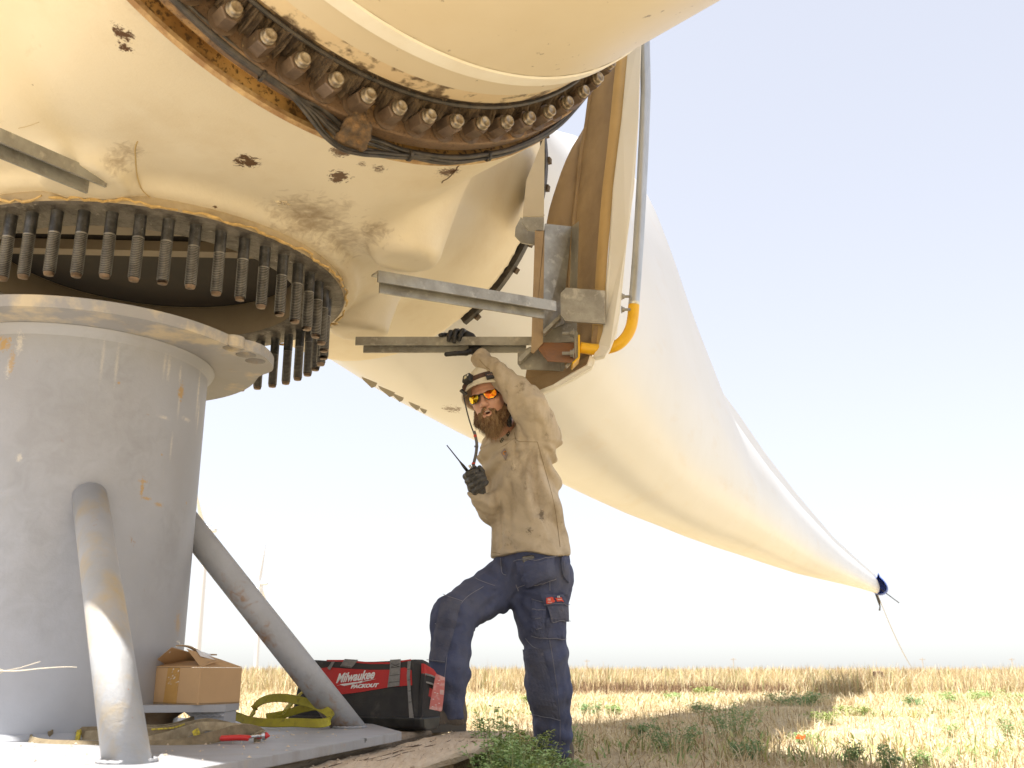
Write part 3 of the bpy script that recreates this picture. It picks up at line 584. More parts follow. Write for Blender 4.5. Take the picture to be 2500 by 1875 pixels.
csp += [('spot', (.62, .58, .50), colp(x, y), r, 30, a_, .7, st) for x, y, r, a_, st in ((484, 960, .012, .9, (1, 1, .10)), (484, 1015, .010, .9, (1, 1, .14)), (455, 1024, .010, .8, (.16, .3, 1)), (400, 1019, .008, .8, (.14, .3, 1)), (412, 900, .009, .7, (1, 1, .16)), (402, 890, .008, .6, (1, 1, .14)), (440, 915, .008, .7, (1, 1, .2)), (48, 838, .016, .8, (1, 1, .35)), (47, 1118, .012, .8, (1, 1, .7)), (20, 900, .012, .6, (1, 1, .3)), (250, 880, .007, .5, (1, 1, .08)), (285, 890, .007, .5, (1, 1, .08)), (418, 1090, .007, .6, (1, 1, .12)), (437, 985, .008, .6, (1, 1, .12)))]
csp += [('spot', (.46, .30, .12), colp(x, y), r, 40, a_, .5, st) for x, y, r, a_, st in ((442, 958, .017, 1, (1, 1, .45)), (347, 1192, .008, 1, (1, 1, .22)), (358, 1217, .007, .9, (.3, .3, 1)), (388, 1232, .007, .8, (.25, .3, .7)), (350, 1175, .007, .8, (.3, .3, 1)), (435, 1520, .03, .6, (1, 1, .7)), (8, 838, .03, 1, (1, 1, 1)), (28, 885, .012, .7, (1, 1, .25)), (455, 1228, .007, .8, (1, 1, 1)), (290, 935, .006, .9, (1, 1, 1)), (395, 1110, .006, .7, (1, 1, 1)))]
grey = mat('grey_stand_paint', (.41, .42, .45), (.35, .36, .385), ns=1.6, rough=.5, bump=.1, bs=120, layers=gm_layers + csp)
grey_p = mat('grey_plate_paint', (.35, .355, .375), (.30, .305, .32), ns=5, rough=.5, bump=.2, bs=60, layers=[('noise', (.26, .24, .22), 4, .52, .7, .7, (1, 3, 1)), ('noise', (.42, .36, .28), 11, .6, .74, .6, (1, 2, 1)), ('noise', (.45, .26, .10), 9, .64, .74, .8), ('noise', (.28, .26, .24), 3, .6, .75, .5, (1, 4, 1)), ('spot', (.05, .05, .05), tuple(at(890, 1804, 2.97)), .012, 60, 1, .1)])
cr = .411
obj('column', lathe([(cr, PZ), (cr, 1.38)], 128, Matrix.Translation(Vector(SC))), grey, stand, smooth=True)
bead = [(cr, 1.352), (cr + .006, 1.360), (cr + .010, 1.366), (cr + .018, 1.372), (cr + .022, 1.381)]
obj('weld_bead', lathe([(r, z) for r, z in bead], 128, Matrix.Translation(Vector(SC))), grey, stand, smooth=True)
obj('base_weld', lathe([(cr + .018, PZ + .001), (cr + .012, PZ + .012), (cr, PZ + .018)], 96, Matrix.Translation(Vector(SC))), grey, stand, smooth=True)
# top plate with lifting ear : outline in plan
fl = []
FCc = np.array([-1.42, 3.21]); fR = .545
e0 = atz(659, 886, 1.38)[:2]; ear_a = math.atan2(e0[1] - FCc[1], e0[0] - FCc[0])
for a in np.arange(0, 360, 3):
    ra = radians(a); d = abs((ra - ear_a + pi) % (2 * pi) - pi); rr = fR + .06 * (1 / (1 + math.exp((d - .23) / .035)))
    fl.append((FCc[0] + rr * cos(ra), FCc[1] + rr * sin(ra)))
def plate_holes(outline, z0, z1, holes):
    b = bmesh.new(); edges = []
    def loopv(pts, z): vs = [b.verts.new((p[0], p[1], z)) for p in pts]; return vs, [b.edges.new((vs[i], vs[(i + 1) % len(vs)])) for i in range(len(vs))]
    tops = []
    for z in (z0, z1):
        E_ = []; L_ = []
        for pts in [outline] + holes: vs, es = loopv(pts, z); E_ += es; L_.append(vs)
        bmesh.ops.triangle_fill(b, use_beauty=True, edges=E_); tops.append(L_)
    for A, B_ in zip(*tops):
        for i in range(len(A)): j = (i + 1) % len(A); b.faces.new((A[i], A[j], B_[j], B_[i]))
    bmesh.ops.recalc_face_normals(b, faces=b.faces); b.verts.index_update()
    r = ([tuple(v.co) for v in b.verts], [tuple(v.index for v in f.verts) for f in b.faces]); b.free(); return r
holes = []
for hx_, hy_, hr in ((569, 852, .034), (600, 868, .034), (623, 883, .034)):
    c = atz(hx_, hy_, 1.38); holes.append([(c[0] + hr * cos(t), c[1] + hr * sin(t)) for t in np.arange(24) * 2 * pi / 24])
grey_u = mat('grey_flange_paint', (.35, .34, .335), (.31, .295, .28), ns=3, rough=.5, layers=[('noise', (.72, .58, .35), 5, .52, .64, .7), ('noise', (.36, .22, .1), 14, .66, .76, .6)])
o_ = obj('top_plate', plate_holes(fl, 1.382, 1.418, holes), grey_u, stand, recalc=False)
npm = mat('name_plate_white', (.78, .78, .76), rough=.4); ink = mat('grey_print', (.25, .25, .25), rough=.6)
tp_top = bvh((np.array(plate_holes(fl, 1.382, 1.418, holes)[0]), plate_holes(fl, 1.382, 1.418, holes)[1]))
h, n = hit(tp_top, 352, 783); h = np.array(h); n = np.array(n); xx = np.cross((0, 0, 1), n); xx /= np.linalg.norm(xx)
np_ = obj('name_plate', box(h + n * .002, (.074, .003, .026), np.stack([xx, n, (0, 0, 1)]).T), npm, stand)
for s_ in (-1, 1): obj('rivet', lathe([(.0028, 0), (.002, .0015), (0, .002)], 8, Mcols(xx, (0, 0, 1), n, h + n * .0037 + xx * .031 * s_)), ink, np_)
for i in range(2):
    for j in range(9): obj('print_line', box(h + n * .0038 + xx * (-.022 + j * .0055) + np.array([0, 0, .003 - .006 * i]), (.0035 - .001 * (j % 3), .0006, .0018), np.stack([xx, n, (0, 0, 1)]).T), ink, np_)
# base plate
bpl = [(-.352, 3.245), (-.345, 3.29), (-.36, 3.34), (-.50, 3.78), (-1.1, 4.25), (-2.6, 4.3), (-2.6, 1.5), (-.735, 1.5), (-.60, 2.12)]
o_ = obj('base_plate', polyplate([(x, y, PZ) for x, y in bpl], (0, 0, -1), .026), grey_p, stand); bv = o_.modifiers.new('b', 'BEVEL'); bv.width = .002; bv.segments = 2
# legs
strut_m = mat('scuffed_leg_paint', (.42, .425, .44), (.34, .345, .35), ns=4, rough=.5, bump=.15, bs=80, layers=[('noise', (.50, .38, .20), 6, .50, .66, .75, (1, 1, .6)), ('noise', (.27, .26, .25), 8, .62, .72, .6), ('noise', (.42, .17, .05), 35, .70, .74, .9)])
strut_r = mat('rust_streaked_leg_paint', (.45, .455, .47), (.37, .375, .385), ns=5, rough=.5, bump=.15, bs=80, layers=[('noise', (.24, .22, .21), 7, .6, .7, .6)] + [('spot', (.34, .17, .06), tuple(p), .085, 14, .95, .9, (1, 1, 1)) for p in (at(600, 1440, 3.45) + (-.03, -.05, -.05), at(660, 1530, 3.5) + (-.05, -.04, -.05), at(735, 1640, 3.5) + (-.04, -.05, -.06), at(790, 1710, 3.5) + (-.04, -.04, -.05), at(835, 1770, 3.5) + (-.03, -.02, -.02), at(560, 1390, 3.4) + (-.02, -.05, -.05))] + [('spot', (.12, .08, .04), tuple(at(665, 1550, 3.40)), .03, 30, 1, .1), ('spot', (.35, .16, .05), tuple(at(742, 1600, 3.44)), .012, 40, 1, .1), ('spot', (.35, .16, .05), tuple(at(655, 1512, 3.40)), .012, 40, 1, .1)])
b1 = np.array([-.80, 2.205, PZ]); t1 = at(222, 1235, 2.86)
b2 = np.array([-.545, 3.52, PZ]); t2 = at(436, 1250, 3.46)
def strut(b, t, r, m):
    d = t - b; V, F = tube([b, b + d * .35, b + d * .7, t], r, 40); V = V.copy()
    for i in range(40):                       # cut the foot level with the plate
        V[i] += d / d[2] * (PZ - V[i][2])
    return V, F
obj('slanted_leg', strut(b1, t1 + (t1 - b1) * .05, .0485, strut_m), strut_m, stand, smooth=True, label='near slanted leg, its foot in sunlight')
obj('slanted_leg', strut(b2, t2 + (t2 - b2) * .1, .047, strut_r), strut_r, stand, smooth=True, label='right slanted leg with rust streaks')
for b, r in ((b1, .0485), (b2, .047)):
    obj('leg_weld', tube([b + ((r + .006) * cos(t) * 1.04, (r + .006) * sin(t) * 1.12, .003 + .001 * sin(t * 17)) for t in np.linspace(0, 2 * pi, 50)], .005, 6), grey_p, stand)
# saddle bracket behind the near leg, under the carton
def Q(x, y): return (300 + x * .20344, 1540 + y * .20344)
sad = link(bpy.data.objects.new('saddle_bracket', None), stand, Matrix.Translation((-.98, 3.1, PZ)))
Z2 = .288
obj('bracket_top', polyplate([(-1.16, 3.0, Z2), (-1.115, 2.96, Z2), (-.86, 3.03, Z2), (-.835, 3.05, Z2), (-.835, 3.2, Z2), (-1.1, 3.24, Z2)], (0, 0, -1), .02), grey, sad)
o_ = obj('bracket_leg', polyplate([(-.93, 3.052, PZ), (-.838, 3.052, PZ), (-.838, 3.052, Z2 - .021), (-.955, 3.052, Z2 - .021), (-.935, 3.052, Z2 - .035)], (0, 1, 0), .13), grey, sad)
obj('bracket_weld', tube([(-.93 + .092 * t, 3.048, Z2 - .03 + .002 * sin(t * 30)) for t in np.linspace(0, 1, 20)], .004, 6), grey, sad)
rc = mat('rusted_recess', (.20, .11, .05), (.38, .30, .2), ns=9, rough=.8, lo=.35, hi=.7)
obj('rusted_web', lathe([(.075, PZ), (.05, PZ + .03), (.052, PZ + .045), (.085, Z2 - .021)], 32, Matrix.Translation((-1.06, 3.12, 0))), rc, sad, smooth=True)
# ------------------------------------------------------------------ ground, sky line, vegetation
def gz(x, y):
    x = np.asarray(x, float); y = np.asarray(y, float)
    return .012 * np.sin(x * 2.1 + 1) * np.sin(y * 1.7) + .008 * np.sin(x * 5.3 + y * 3.1) + .02 * np.sin(x * .5 + 2) * np.sin(y * .35 + 1) * np.clip((y - 5) / 6, 0, 1) - .015
gx = np.unique(np.concatenate([np.linspace(-6, 6, 90), np.linspace(-30, 30, 60), np.linspace(-1500, 1500, 31)])); gy = np.unique(np.concatenate([np.linspace(-6, 12, 120), np.linspace(12, 60, 60), np.linspace(-600, 2500, 32)]))
GX, GY = np.meshgrid(gx, gy, indexing='ij'); fade = np.clip((60 - np.hypot(GX, GY)) / 20, 0, 1)
GV = np.stack([GX, GY, gz(GX, GY) * fade], -1).reshape(-1, 3); ny = len(gy)
ii, jj = np.meshgrid(np.arange(len(gx) - 1), np.arange(ny - 1), indexing='ij'); k = (ii * ny + jj).ravel()
GF = np.stack([k, k + ny, k + ny + 1, k + 1], 1)
soil = mat('dry_straw_ground', (.48, .39, .24), (.37, .29, .18), ns=2.2, rough=.95, bump=1.0, bs=40, layers=[('noise', (.24, .18, .115), 1.1, .5, .66, .75), ('noise', (.25, .19, .12), 5, .6, .72, .7), ('noise', (.54, .42, .23), 28, .52, .62, .6), ('noise', (.62, .50, .30), .35, .5, .62, .6)])
obj('ground', (GV, GF), soil, smooth=True, kind='structure')
straw_mats = [mat('straw_pale', (.62, .53, .34), rough=.8), mat('straw_tan', (.48, .38, .22), rough=.85), mat('straw_brown', (.28, .19, .10), rough=.9)]
tall_mats = [mat('tall_grass_gold', (.54, .43, .23), rough=.8), mat('tall_grass_pale', (.62, .53, .35), rough=.8), mat('tall_grass_brown', (.36, .25, .14), rough=.85), mat('tall_grass_green', (.30, .32, .13), rough=.85)]
def blades(x, y, h, wd, lean, az, z=None):
    """two-segment tapered blades as triangles+quad -> 5 verts"""
    n = len(x); z0 = gz(x, y) * np.clip((60 - np.hypot(x, y)) / 20, 0, 1) if z is None else z
    fa = rng.uniform(0, 2 * pi, n); sx, sy = np.cos(fa) * wd / 2, np.sin(fa) * wd / 2
    dx, dy = np.cos(az), np.sin(az); L = np.sin(lean) * h; H_ = np.cos(lean) * h
    V = np.stack([np.stack([x - sx, y - sy, z0 - .005], 1), np.stack([x + sx, y + sy, z0 - .005], 1),
                  np.stack([x + dx * L * .35 + sx * .8, y + dy * L * .35 + sy * .8, z0 + H_ * .6], 1), np.stack([x + dx * L * .35 - sx * .8, y + dy * L * .35 - sy * .8, z0 + H_ * .6], 1),
                  np.stack([x + dx * L, y + dy * L, z0 + H_], 1)], 1).reshape(-1, 3)
    b = np.arange(n)[:, None] * 5; F = np.concatenate([b + [0, 1, 2], b + [0, 2, 3], b + [3, 2, 4]]); return V, F
def mats_obj(name, VF, ms, per, weights, **kw):
    n = len(VF[1]) // 3; pick = rng.choice(len(ms), n, p=weights); o = obj(name, VF, ms[0], **kw)
    for m in ms[1:]: o.data.materials.append(m)
    o.data.polygons.foreach_set('material_index', np.tile(pick, 3).astype(np.int32)); return o
def infru(n, y0, y1, p=1.0, margin=1.0):
    y = y0 + (y1 - y0) * rng.uniform(0, 1, n)**p; hw = y * .54 + margin; x = rng.uniform(-1, 1, n) * hw; return x, y
def nomat(x, y):      # keep clear of the timbers and stand
    return ~((x < .04) & (y < 4.3) & (x > -3))
# cut stubble and lying straw, near
x, y = infru(70000, 3.2, 13, 1.15); k = nomat(x, y); x, y = x[k], y[k]; pn = np.sin(x * 1.9 + 1.3 * np.sin(y * 1.1)) + np.sin(y * 2.3 + x * .7) + .6 * np.sin(x * 5.1 - y * 3.7); kp_ = pn + rng.normal(0, .8, len(x)) > -1.0; x, y = x[kp_], y[kp_]; n = len(x)
flat = rng.uniform(0, 1, n) < .62
mats_obj('dry_straw', blades(x, y, rng.uniform(.05, .2, n) * np.where(flat, 1.3, .7), rng.uniform(.002, .0045, n) * (1 + y / 14), np.where(flat, rng.uniform(1.2, 1.5, n), rng.uniform(.1, .9, n)), rng.uniform(0, 6.28, n)), straw_mats, 3, [.5, .33, .17], kind='stuff', label='cut dry straw lying over the field', cat='straw')
x, y = infru(30000, 12, 19, 1.0); n = len(x)
mats_obj('dry_straw', blades(x, y, rng.uniform(.08, .2, n), rng.uniform(.006, .012, n), rng.uniform(.5, 1.4, n), rng.uniform(0, 6.28, n)), straw_mats, 3, [.75, .2, .05], kind='stuff', label='far strip of bright cut straw before the tall grass', cat='straw')
# tall grass belt
x, y = infru(60000, 17.3, 30, 1.5); y += .8 * np.sin(x * .7); n = len(x); hh = rng.uniform(.16, .52, n) * (1 + .22 * np.sin(x * 1.3 + y) * np.sin(x * .31 + 2) + .15 * np.sin(x * 4.1 + y * 2)); kk_ = np.sin(x * 2.3 + 1.7 * np.sin(y * 1.9)) + rng.normal(0, .7, n) > -.35; x, y, hh = x[kk_], y[kk_], hh[kk_]; n = len(x)
mats_obj('tall_grass', blades(x, y, hh, rng.uniform(.006, .016, n), rng.uniform(.02, .75, n), rng.uniform(0, 6.28, n)), tall_mats, 3, [.36, .33, .20, .11], kind='stuff', label='belt of tall dry golden grass along the horizon', cat='tall grass')
x, y = infru(40000, 30, 90, 1.4); n = len(x)
mats_obj('tall_grass', blades(x, y, rng.uniform(.35, .62, n), rng.uniform(.02, .06, n), rng.uniform(.02, .4, n), rng.uniform(0, 6.28, n), z=0 * x), tall_mats, 3, [.3, .25, .35, .1], kind='stuff', label='distant tall brown grass at the horizon', cat='tall grass')
x = np.concatenate([rng.normal(c, s, k) for c, s, k in ((1.9, 2.0, 2600), (5.0, 1.0, 500), (-3, 1.2, 400))]); y = rng.uniform(17.2, 18.4, len(x)); n = len(x)
dk = mat('tall_grass_umber', (.17, .10, .06), rough=.9)
mats_obj('tall_grass', blades(x + 1.2, y, rng.uniform(.12, .30, n), rng.uniform(.008, .016, n), rng.uniform(.02, .4, n), rng.uniform(0, 6.28, n)), [dk, tall_mats[2]], 3, [.7, .3], kind='stuff', label='dark brown weeds in front of the tall grass', cat='tall grass')

# low green growth between the straw
x, y = infru(22000, 4.6, 16, 1.0); gk = (np.sin(x * 1.15 + 2.0 * np.sin(y * .8) + 1) + np.sin(y * 1.35 + x * .5) + rng.normal(0, .35, len(x)) > .95) & nomat(x, y); x, y = x[gk], y[gk]; n = len(x)
gcv = [mat('low_green_growth', (.20, .30, .10), rough=.7), mat('low_yellow_growth', (.40, .42, .16), rough=.7)]
mats_obj('ground_cover', blades(x, y, rng.uniform(.03, .10, n), rng.uniform(.005, .012, n) * (1 + y / 14), rng.uniform(.3, 1.3, n), rng.uniform(0, 6.28, n)), gcv, 3, [.5, .5], kind='stuff', label='thin low green growth among the dry straw', cat='ground cover')
# leafy weeds ---------------------------------------------------------
leaf_a = mat('weed_leaf_green', (.27, .41, .14), (.36, .48, .19), ns=40, rough=.55); leaf_b = mat('weed_leaf_dark', (.14, .27, .10), (.20, .33, .12), ns=40, rough=.55); leaf_c = mat('weed_leaf_yellow', (.28, .33, .08), (.2, .28, .07), ns=40, rough=.6)
stem_m = mat('weed_stem', (.30, .34, .15), rough=.7)
def weed(name, x, y, rad, h, ns, leaf, ls, label, group=None, dens=1.0):
    r = np.random.default_rng(int(abs(x) * 1000 + y * 77)); LV = []; LF = []; SV = []; SF = []
    for s in range(ns):
        a = r.uniform(0, 2 * pi); d = rad * math.sqrt(r.uniform(0, 1)) * .6; bx, by = x + d * cos(a), y + d * sin(a); hh = h * r.uniform(.5, 1.05) * (1 - .35 * (d / (rad + 1e-6)))
        ln = r.uniform(.1, .75) * rad * .8; top = np.array([bx + cos(a) * ln, by + sin(a) * ln, hh]); base = np.array([bx, by, float(gz(bx, by)) - .01])
        P = [base, base * .5 + top * .5 + np.array([0, 0, hh * .12]), top]; P = spline(P, 7); st, sf = tube(P, .0010 * (1 + y / 9), 3, cap=False); SF += [tuple(i + len(SV) * len(st) for i in f) for f in sf]; SV.append(st)
        for q in range(int((12 + 7 * hh / h) * dens)):
            t = r.uniform(.15, 1.0); p = P[0] * 0; i = int(t * 5.99); p = P[i] + (P[i + 1] - P[i]) * (t * 6 - i if i < 6 else 0)
            aa = r.uniform(0, 2 * pi); out = np.array([cos(aa), sin(aa), r.uniform(-.2, .8)]); pd = p + out * ls * r.uniform(.5, 1.4)
            for j in (-1, 0, 1):
                b2_ = aa + j * 1.0; o = np.array([cos(b2_), sin(b2_), r.uniform(-.5, .5)]); o /= np.linalg.norm(o); sd_ = np.cross(o, (r.normal(0, .4), r.normal(0, .4), 1)); sd_ /= np.linalg.norm(sd_); l = ls * r.uniform(.7, 1.2); n0 = len(LV)
                LV += [pd, pd + o * l * .5 + sd_ * l * .24 + (0, 0, l * .1), pd + o * l * 1.0, pd + o * l * .5 - sd_ * l * .24 + (0, 0, l * .1)]; LF.append((n0, n0 + 1, n0 + 2, n0 + 3))
    t = thing(name, label, 'weed', (x, y, float(gz(x, y))), group)
    obj('stems', (np.concatenate(SV), SF), stem_m, t); o_ = obj('leaves', (np.array(LV), LF), leaf, t); 
    return t
gp = 'green weeds scattered over the dry field'
def W(px, py, Wp, Hp, leaf, lab, ns=None, dens=1.0):
    p = atz(px, py, 0.0); s = p[1] * .97 / FPX; weed('green_weed', p[0], p[1], Wp * s / 2, Hp * s, ns or int(10 + Wp / 7), leaf, .013 * max(1, p[1] / 6), lab, gp, dens)
# big clump beside the timbers
for i, (wx, wy, rr, hh, ns, lb) in enumerate([(.0, 3.15, .13, .22, 45, 'leafy green weed at the bottom edge, against the timber end'), (.03, 3.62, .12, .21, 45, 'bushy green weed between the timbers and the standing boot'), (-.06, 3.72, .08, .27, 26, 'tallest green weed, rising over the cut end of the timber'), (.13, 3.35, .12, .13, 40, 'low green weed right of the timbers at the bottom edge'), (.02, 2.78, .13, .14, 35, 'pale green weed lowest at the bottom centre'), (.11, 3.95, .07, .12, 22, 'small green weed in front of the standing boot')]):
    weed('green_weed', wx, wy, rr, hh, ns, [leaf_a, leaf_c, leaf_a, leaf_a, leaf_c, leaf_a][i], .016, lb, 'green weeds growing by the timbers', 1.3)
for a in [(1640, 1835, 150, 75, leaf_b, 'dark green weed patch lower centre, nearest to the worker'), (1790, 1800, 170, 85, leaf_b, 'large green weed patch, tallest in mid field'), (1830, 1850, 90, 40, leaf_b, 'low green weed in front of the large patch'), (1710, 1740, 60, 25, leaf_b, 'small dark weed left of the long weed strip'), (1940, 1725, 150, 35, leaf_b, 'long green weed strip in the middle distance'), (2010, 1765, 80, 30, leaf_c, 'sunlit yellow green weed right of the long strip'), (2080, 1745, 90, 24, leaf_c, 'bright yellow green weed behind the others'),
        (1440, 1740, 60, 28, leaf_b, 'small green weed just right of the worker'), (1500, 1738, 40, 18, leaf_a, 'tiny green weed second right of the worker'), (1300, 1720, 60, 22, leaf_c, 'yellowish weed seen between the worker and the straw'), (1640, 1712, 50, 22, leaf_a, 'faint green weed in the bright straw'), (1720, 1700, 70, 22, leaf_c, 'pale weed in bright straw near the dark grass'),
        (2230, 1725, 60, 26, leaf_b, 'small dark weed right of centre field'), (2350, 1720, 130, 36, leaf_a, 'wide green weed at the right middle distance'), (2440, 1715, 120, 30, leaf_a, 'green weed near the right edge, farther back'), (2490, 1800, 90, 60, leaf_b, 'dark weed cut by the right edge of the picture'), (2080, 1860, 50, 50, leaf_b, 'upright sprig at the bottom right of centre'), (2170, 1880, 60, 60, leaf_b, 'leafy sprig at the bottom edge, right'), (2250, 1868, 40, 40, leaf_a, 'thin sprig next to the bottom edge sprig'),
        (1400, 1830, 50, 60, leaf_a, 'thin weed beside the standing boot'), (1560, 1790, 60, 24, leaf_b, 'flat weed between worker and large patch'), (1970, 1815, 60, 26, leaf_a, 'small weed near the orange speck'), (2330, 1790, 50, 24, leaf_a, 'small weed in the sunlit straw'), (1345, 1700, 40, 14, leaf_a, 'tiny distant weed right behind the knee')]:
    W(*a)
p = atz(1953, 1815, .01); flw = obj('orange_flower', join(*[box(p + (rng.normal(0, .015), rng.normal(0, .01), .02 + rng.uniform(0, .02)), (.018, .006, .014), Matrix.Rotation(rng.uniform(0, 3), 3, 'Z')) for _ in range(6)]), mat('orange_petals', (.85, .16, .03), rough=.6), label='tiny orange flower among the green weeds at the right', cat='flower')
# weathered stump of a post
p = atz(2148, 1690, 0); st = obj('wooden_post', join(lathe([(.11, -.05), (.12, .2), (.10, .38), (.03, .40), (0, .39)], 9, Matrix.Translation(Vector(p)))), mat('weathered_post_wood', (.20, .13, .08), (.12, .08, .05), ns=20, rough=.9), label='short dark wooden post in the tall grass at the right', cat='post')
# power poles
pole_m = mat('grey_pole_wood', (.42, .38, .34), rough=.9)
for px, h, lab in [(1433, 30, 'faint power pole just right of the worker on the horizon'), (1792, 34, 'power pole nearest to the blade belly, far on the horizon'), (2255, 34, 'power pole right of the guy rope, far on the horizon'), (2474, 34, 'power pole at the far right edge of the horizon'), (968, 28, 'faint power pole above the tool bag, far on the horizon')]:
    Yp = 330.; c = at(px, 1640, Yp); top = at(px, 1640 - h, Yp)[2]
    t = thing('power_pole', lab, 'power pole', (c[0], Yp, 0), 'power poles on the horizon')
    obj('pole', tube([(c[0], Yp, 0), (c[0], Yp, top)], .16, 6), pole_m, t); obj('crossarm', box((c[0], Yp, top - .5), (1.8, .25, .22)), pole_m, t)
# distant turbines
wt_m = mat('white_turbine_paint', (.62, .63, .66), rough=.5)
def far_turbine(px, top_px, Yd, rb, rt, label, blades_, hub=True):
    c = at(px, 1640, Yd); zt = at(px, top_px, Yd)[2]; t = thing('wind_turbine', label, 'wind turbine', (c[0], Yd, 0), 'wind turbines standing far behind the stand')
    obj('tower', lathe([(rb, 0), (rt, zt)], 24, Matrix.Translation((c[0], Yd, 0))), wt_m, t, smooth=True)
    obj('nacelle', join(box((c[0] + 1.6, Yd, zt + 1.2), (7.5, 3.2, 3.0)), ), wt_m, t).modifiers.new('b', 'BEVEL').width = .8
    hc = np.array([c[0] - 2.4, Yd, zt + 1.2]); obj('rotor_hub', lathe([(0, -2), (1.2, -1.2), (1.6, 0), (1.5, 1)], 16, Mcols((0, 1, 0), (0, 0, 1), (1, 0, 0), hc)), wt_m, t, smooth=True)
    for a in blades_:
        a = radians(a); d = np.array([0.1, sin(a) , cos(a)]); d /= np.linalg.norm(d); u = np.cross(d, (1, 0, 0)); P = []
        for r_, ch, tk in ((0, 1, 1), (2, 1.1, 1), (6, 1.7, .5), (14, 1.2, .3), (28, .6, .15), (36, .1, .05)):
            th = np.arange(10) * 2 * pi / 10; P.append(hc + d * r_ + np.cos(th)[:, None] * ch * np.array([.8, .6, 0]) + np.sin(th)[:, None] * tk * u)
        obj('blade', loft(P), wt_m, t, smooth=True)
far_turbine(477, 1299, 570, 2.1, 1.2, 'nearer distant wind turbine, its pale tower right beside the stand column', (60, 180, 300))
far_turbine(624, 1428, 900, 2.1, 1.2, 'farther wind turbine with small nacelle seen above the slanted leg', (2, 125, 242))
# guy rope from blade tip
tc = HC * (1, 1, 0) + D2 * 31; tz = 2.76
tpx = np.array([tc[0], tc[1], tz]); 
rope_m = mat('pale_rope', (.50, .46, .38), rough=.9)
end = atz(2240, 1662, .05); end = at(2240, 1655, 38); end[2] = .25
rp = [tpx + (end - tpx) * t + np.array([0, 0, -1.1 * t * (1 - t)]) for t in np.linspace(0, 1, 30)]
obj('guy_rope', tube(rp, .012, 5), rope_m, label='thin pale rope hanging from the blade tip down to the grass', cat='rope')
obj('tip_stick', tube([tpx + L2 * .1 + (0, 0, .12), tpx + L2 * .62 + (0, 0, -.33)], .018, 6), cable_m, label='dark stick hanging off the taped blade tip', cat='stick')
obj('rope_knot', tube([tpx + (-.05, 0, .0), tpx + (.03, 0, -.25), tpx + (.05, 0, -.42), tpx + (.02, 0, -.55)], [.03, .045, .02, .03], 6), cable_m, label='knotted rope end under the blade tip', cat='knot')

# ------------------------------------------------------------------ timbers under the stand
def rough_plank(p0, p1, wd, z0, z1, seed, nl=40, amp=.006):
    """board from p0 to p1 (plan), with worn edges"""
    r = np.random.default_rng(seed); p0 = np.array(p0, float); p1 = np.array(p1, float); d = (p1 - p0); L = np.linalg.norm(d); d /= L; s = np.array([d[1], -d[0]])
    V = []; wob = np.cumsum(r.normal(0, amp * .5, nl + 1)); wob -= np.linspace(wob[0], wob[-1], nl + 1); wob2 = r.normal(0, amp * .4, nl + 1)
    for i in range(nl + 1):
        c = p0 + d * L * i / nl; e = 0
        if i == nl: e = 1
        h = z1 + r.normal(0, amp * .15)
        for a, z, j in ((-.5, z0, 0), (-.5, h - .004, 0), (-.49, h, 0), (-.16, h + r.normal(0, .0012), 0), (.16, h + r.normal(0, .0012), 0), (.46, h - .001 + wob2[i] * .3, 1), (.5, h - .009 + wob2[i] * .5, 1), (.51, (z0 + h) / 2, 1), (.47, z0, 1)):
            q = c + s * (a * wd + (wob[i] if j else 0)) + d * (r.normal(0, .008) if e else 0); V.append((q[0], q[1], z))
    F = [(i * 9 + j, i * 9 + (j + 1) % 9, (i + 1) * 9 + (j + 1) % 9, (i + 1) * 9 + j) for i in range(nl) for j in range(9)] + [tuple(range(9))[::-1], tuple(range(nl * 9, nl * 9 + 9))]
    return np.array(V), F
wood = mat('weathered_timber', (.72, .59, .44), (.58, .45, .31), ns=9, rough=.85, bump=1.0, bs=14, stretch=(6, .6, 6), layers=[('noise', (.68, .57, .43), 7, .5, .66, .7, (7, .6, 1)), ('noise', (.24, .15, .09), 9, .60, .68, .8, (9, .7, 4)), ('noise', (.30, .30, .32), 40, .72, .76, .6, (1, .4, 1))])
wood2 = mat('grey_brown_timber', (.36, .28, .20), (.25, .19, .13), ns=10, rough=.9, bump=.8, bs=30, stretch=(5, .7, 5))
mats_ = thing('timber_mat', 'rough wooden pallet boards under the grey base plate, worn and splintered', 'pallet', (-.5, 3, 0))
obj('plank', rough_plank((-.62, 1.3), (-.105, 4.19), .235, .118, .154, 3, amp=.012), wood, mats_, recalc=True, label='front plank with splintered edge')
obj('plank', rough_plank((-.86, 1.3), (-.37, 4.35), .22, .136, .172, 4, amp=.005), wood2, mats_, recalc=True)
obj('plank', rough_plank((-1.10, 1.3), (-.61, 4.5), .22, .136, .172, 5, amp=.005), wood2, mats_, recalc=True)
for k in range(6): obj('plank', rough_plank((-1.34 - .24 * k, 1.3), (-.85 - .24 * k, 4.6), .22, .136, .172, 6 + k, amp=.005), wood2, mats_, recalc=True)
for i, yy in enumerate((2.15, 2.75, 3.3, 3.85)):
    xx_ = -.62 + (yy - 1.3) * .178
    obj('block', rough_plank((xx_ - 1.9, yy + .25), (xx_ + .085, yy), .11, -.02, .117, 20 + i, nl=16), wood, mats_, recalc=True)
for i, (xx_, yy, l, wd) in enumerate([(-1.45, 5.6, .9, .13), (-2.1, 5.2, .8, .12), (-.95, 5.1, .5, .2)]):
    t = obj('loose_board', rough_plank((xx_ - l / 2, yy), (xx_ + l / 2, yy + .12), wd, 0.03, .09, 40 + i, nl=14), wood2, recalc=True, label=['loose brown board on the straw behind the yellow strap', 'loose board seen under the carton bracket', 'short board lying behind the tool bag'][i], cat='board')
crack_m = mat('dark_wood_crack', (.12, .075, .045), rough=1)
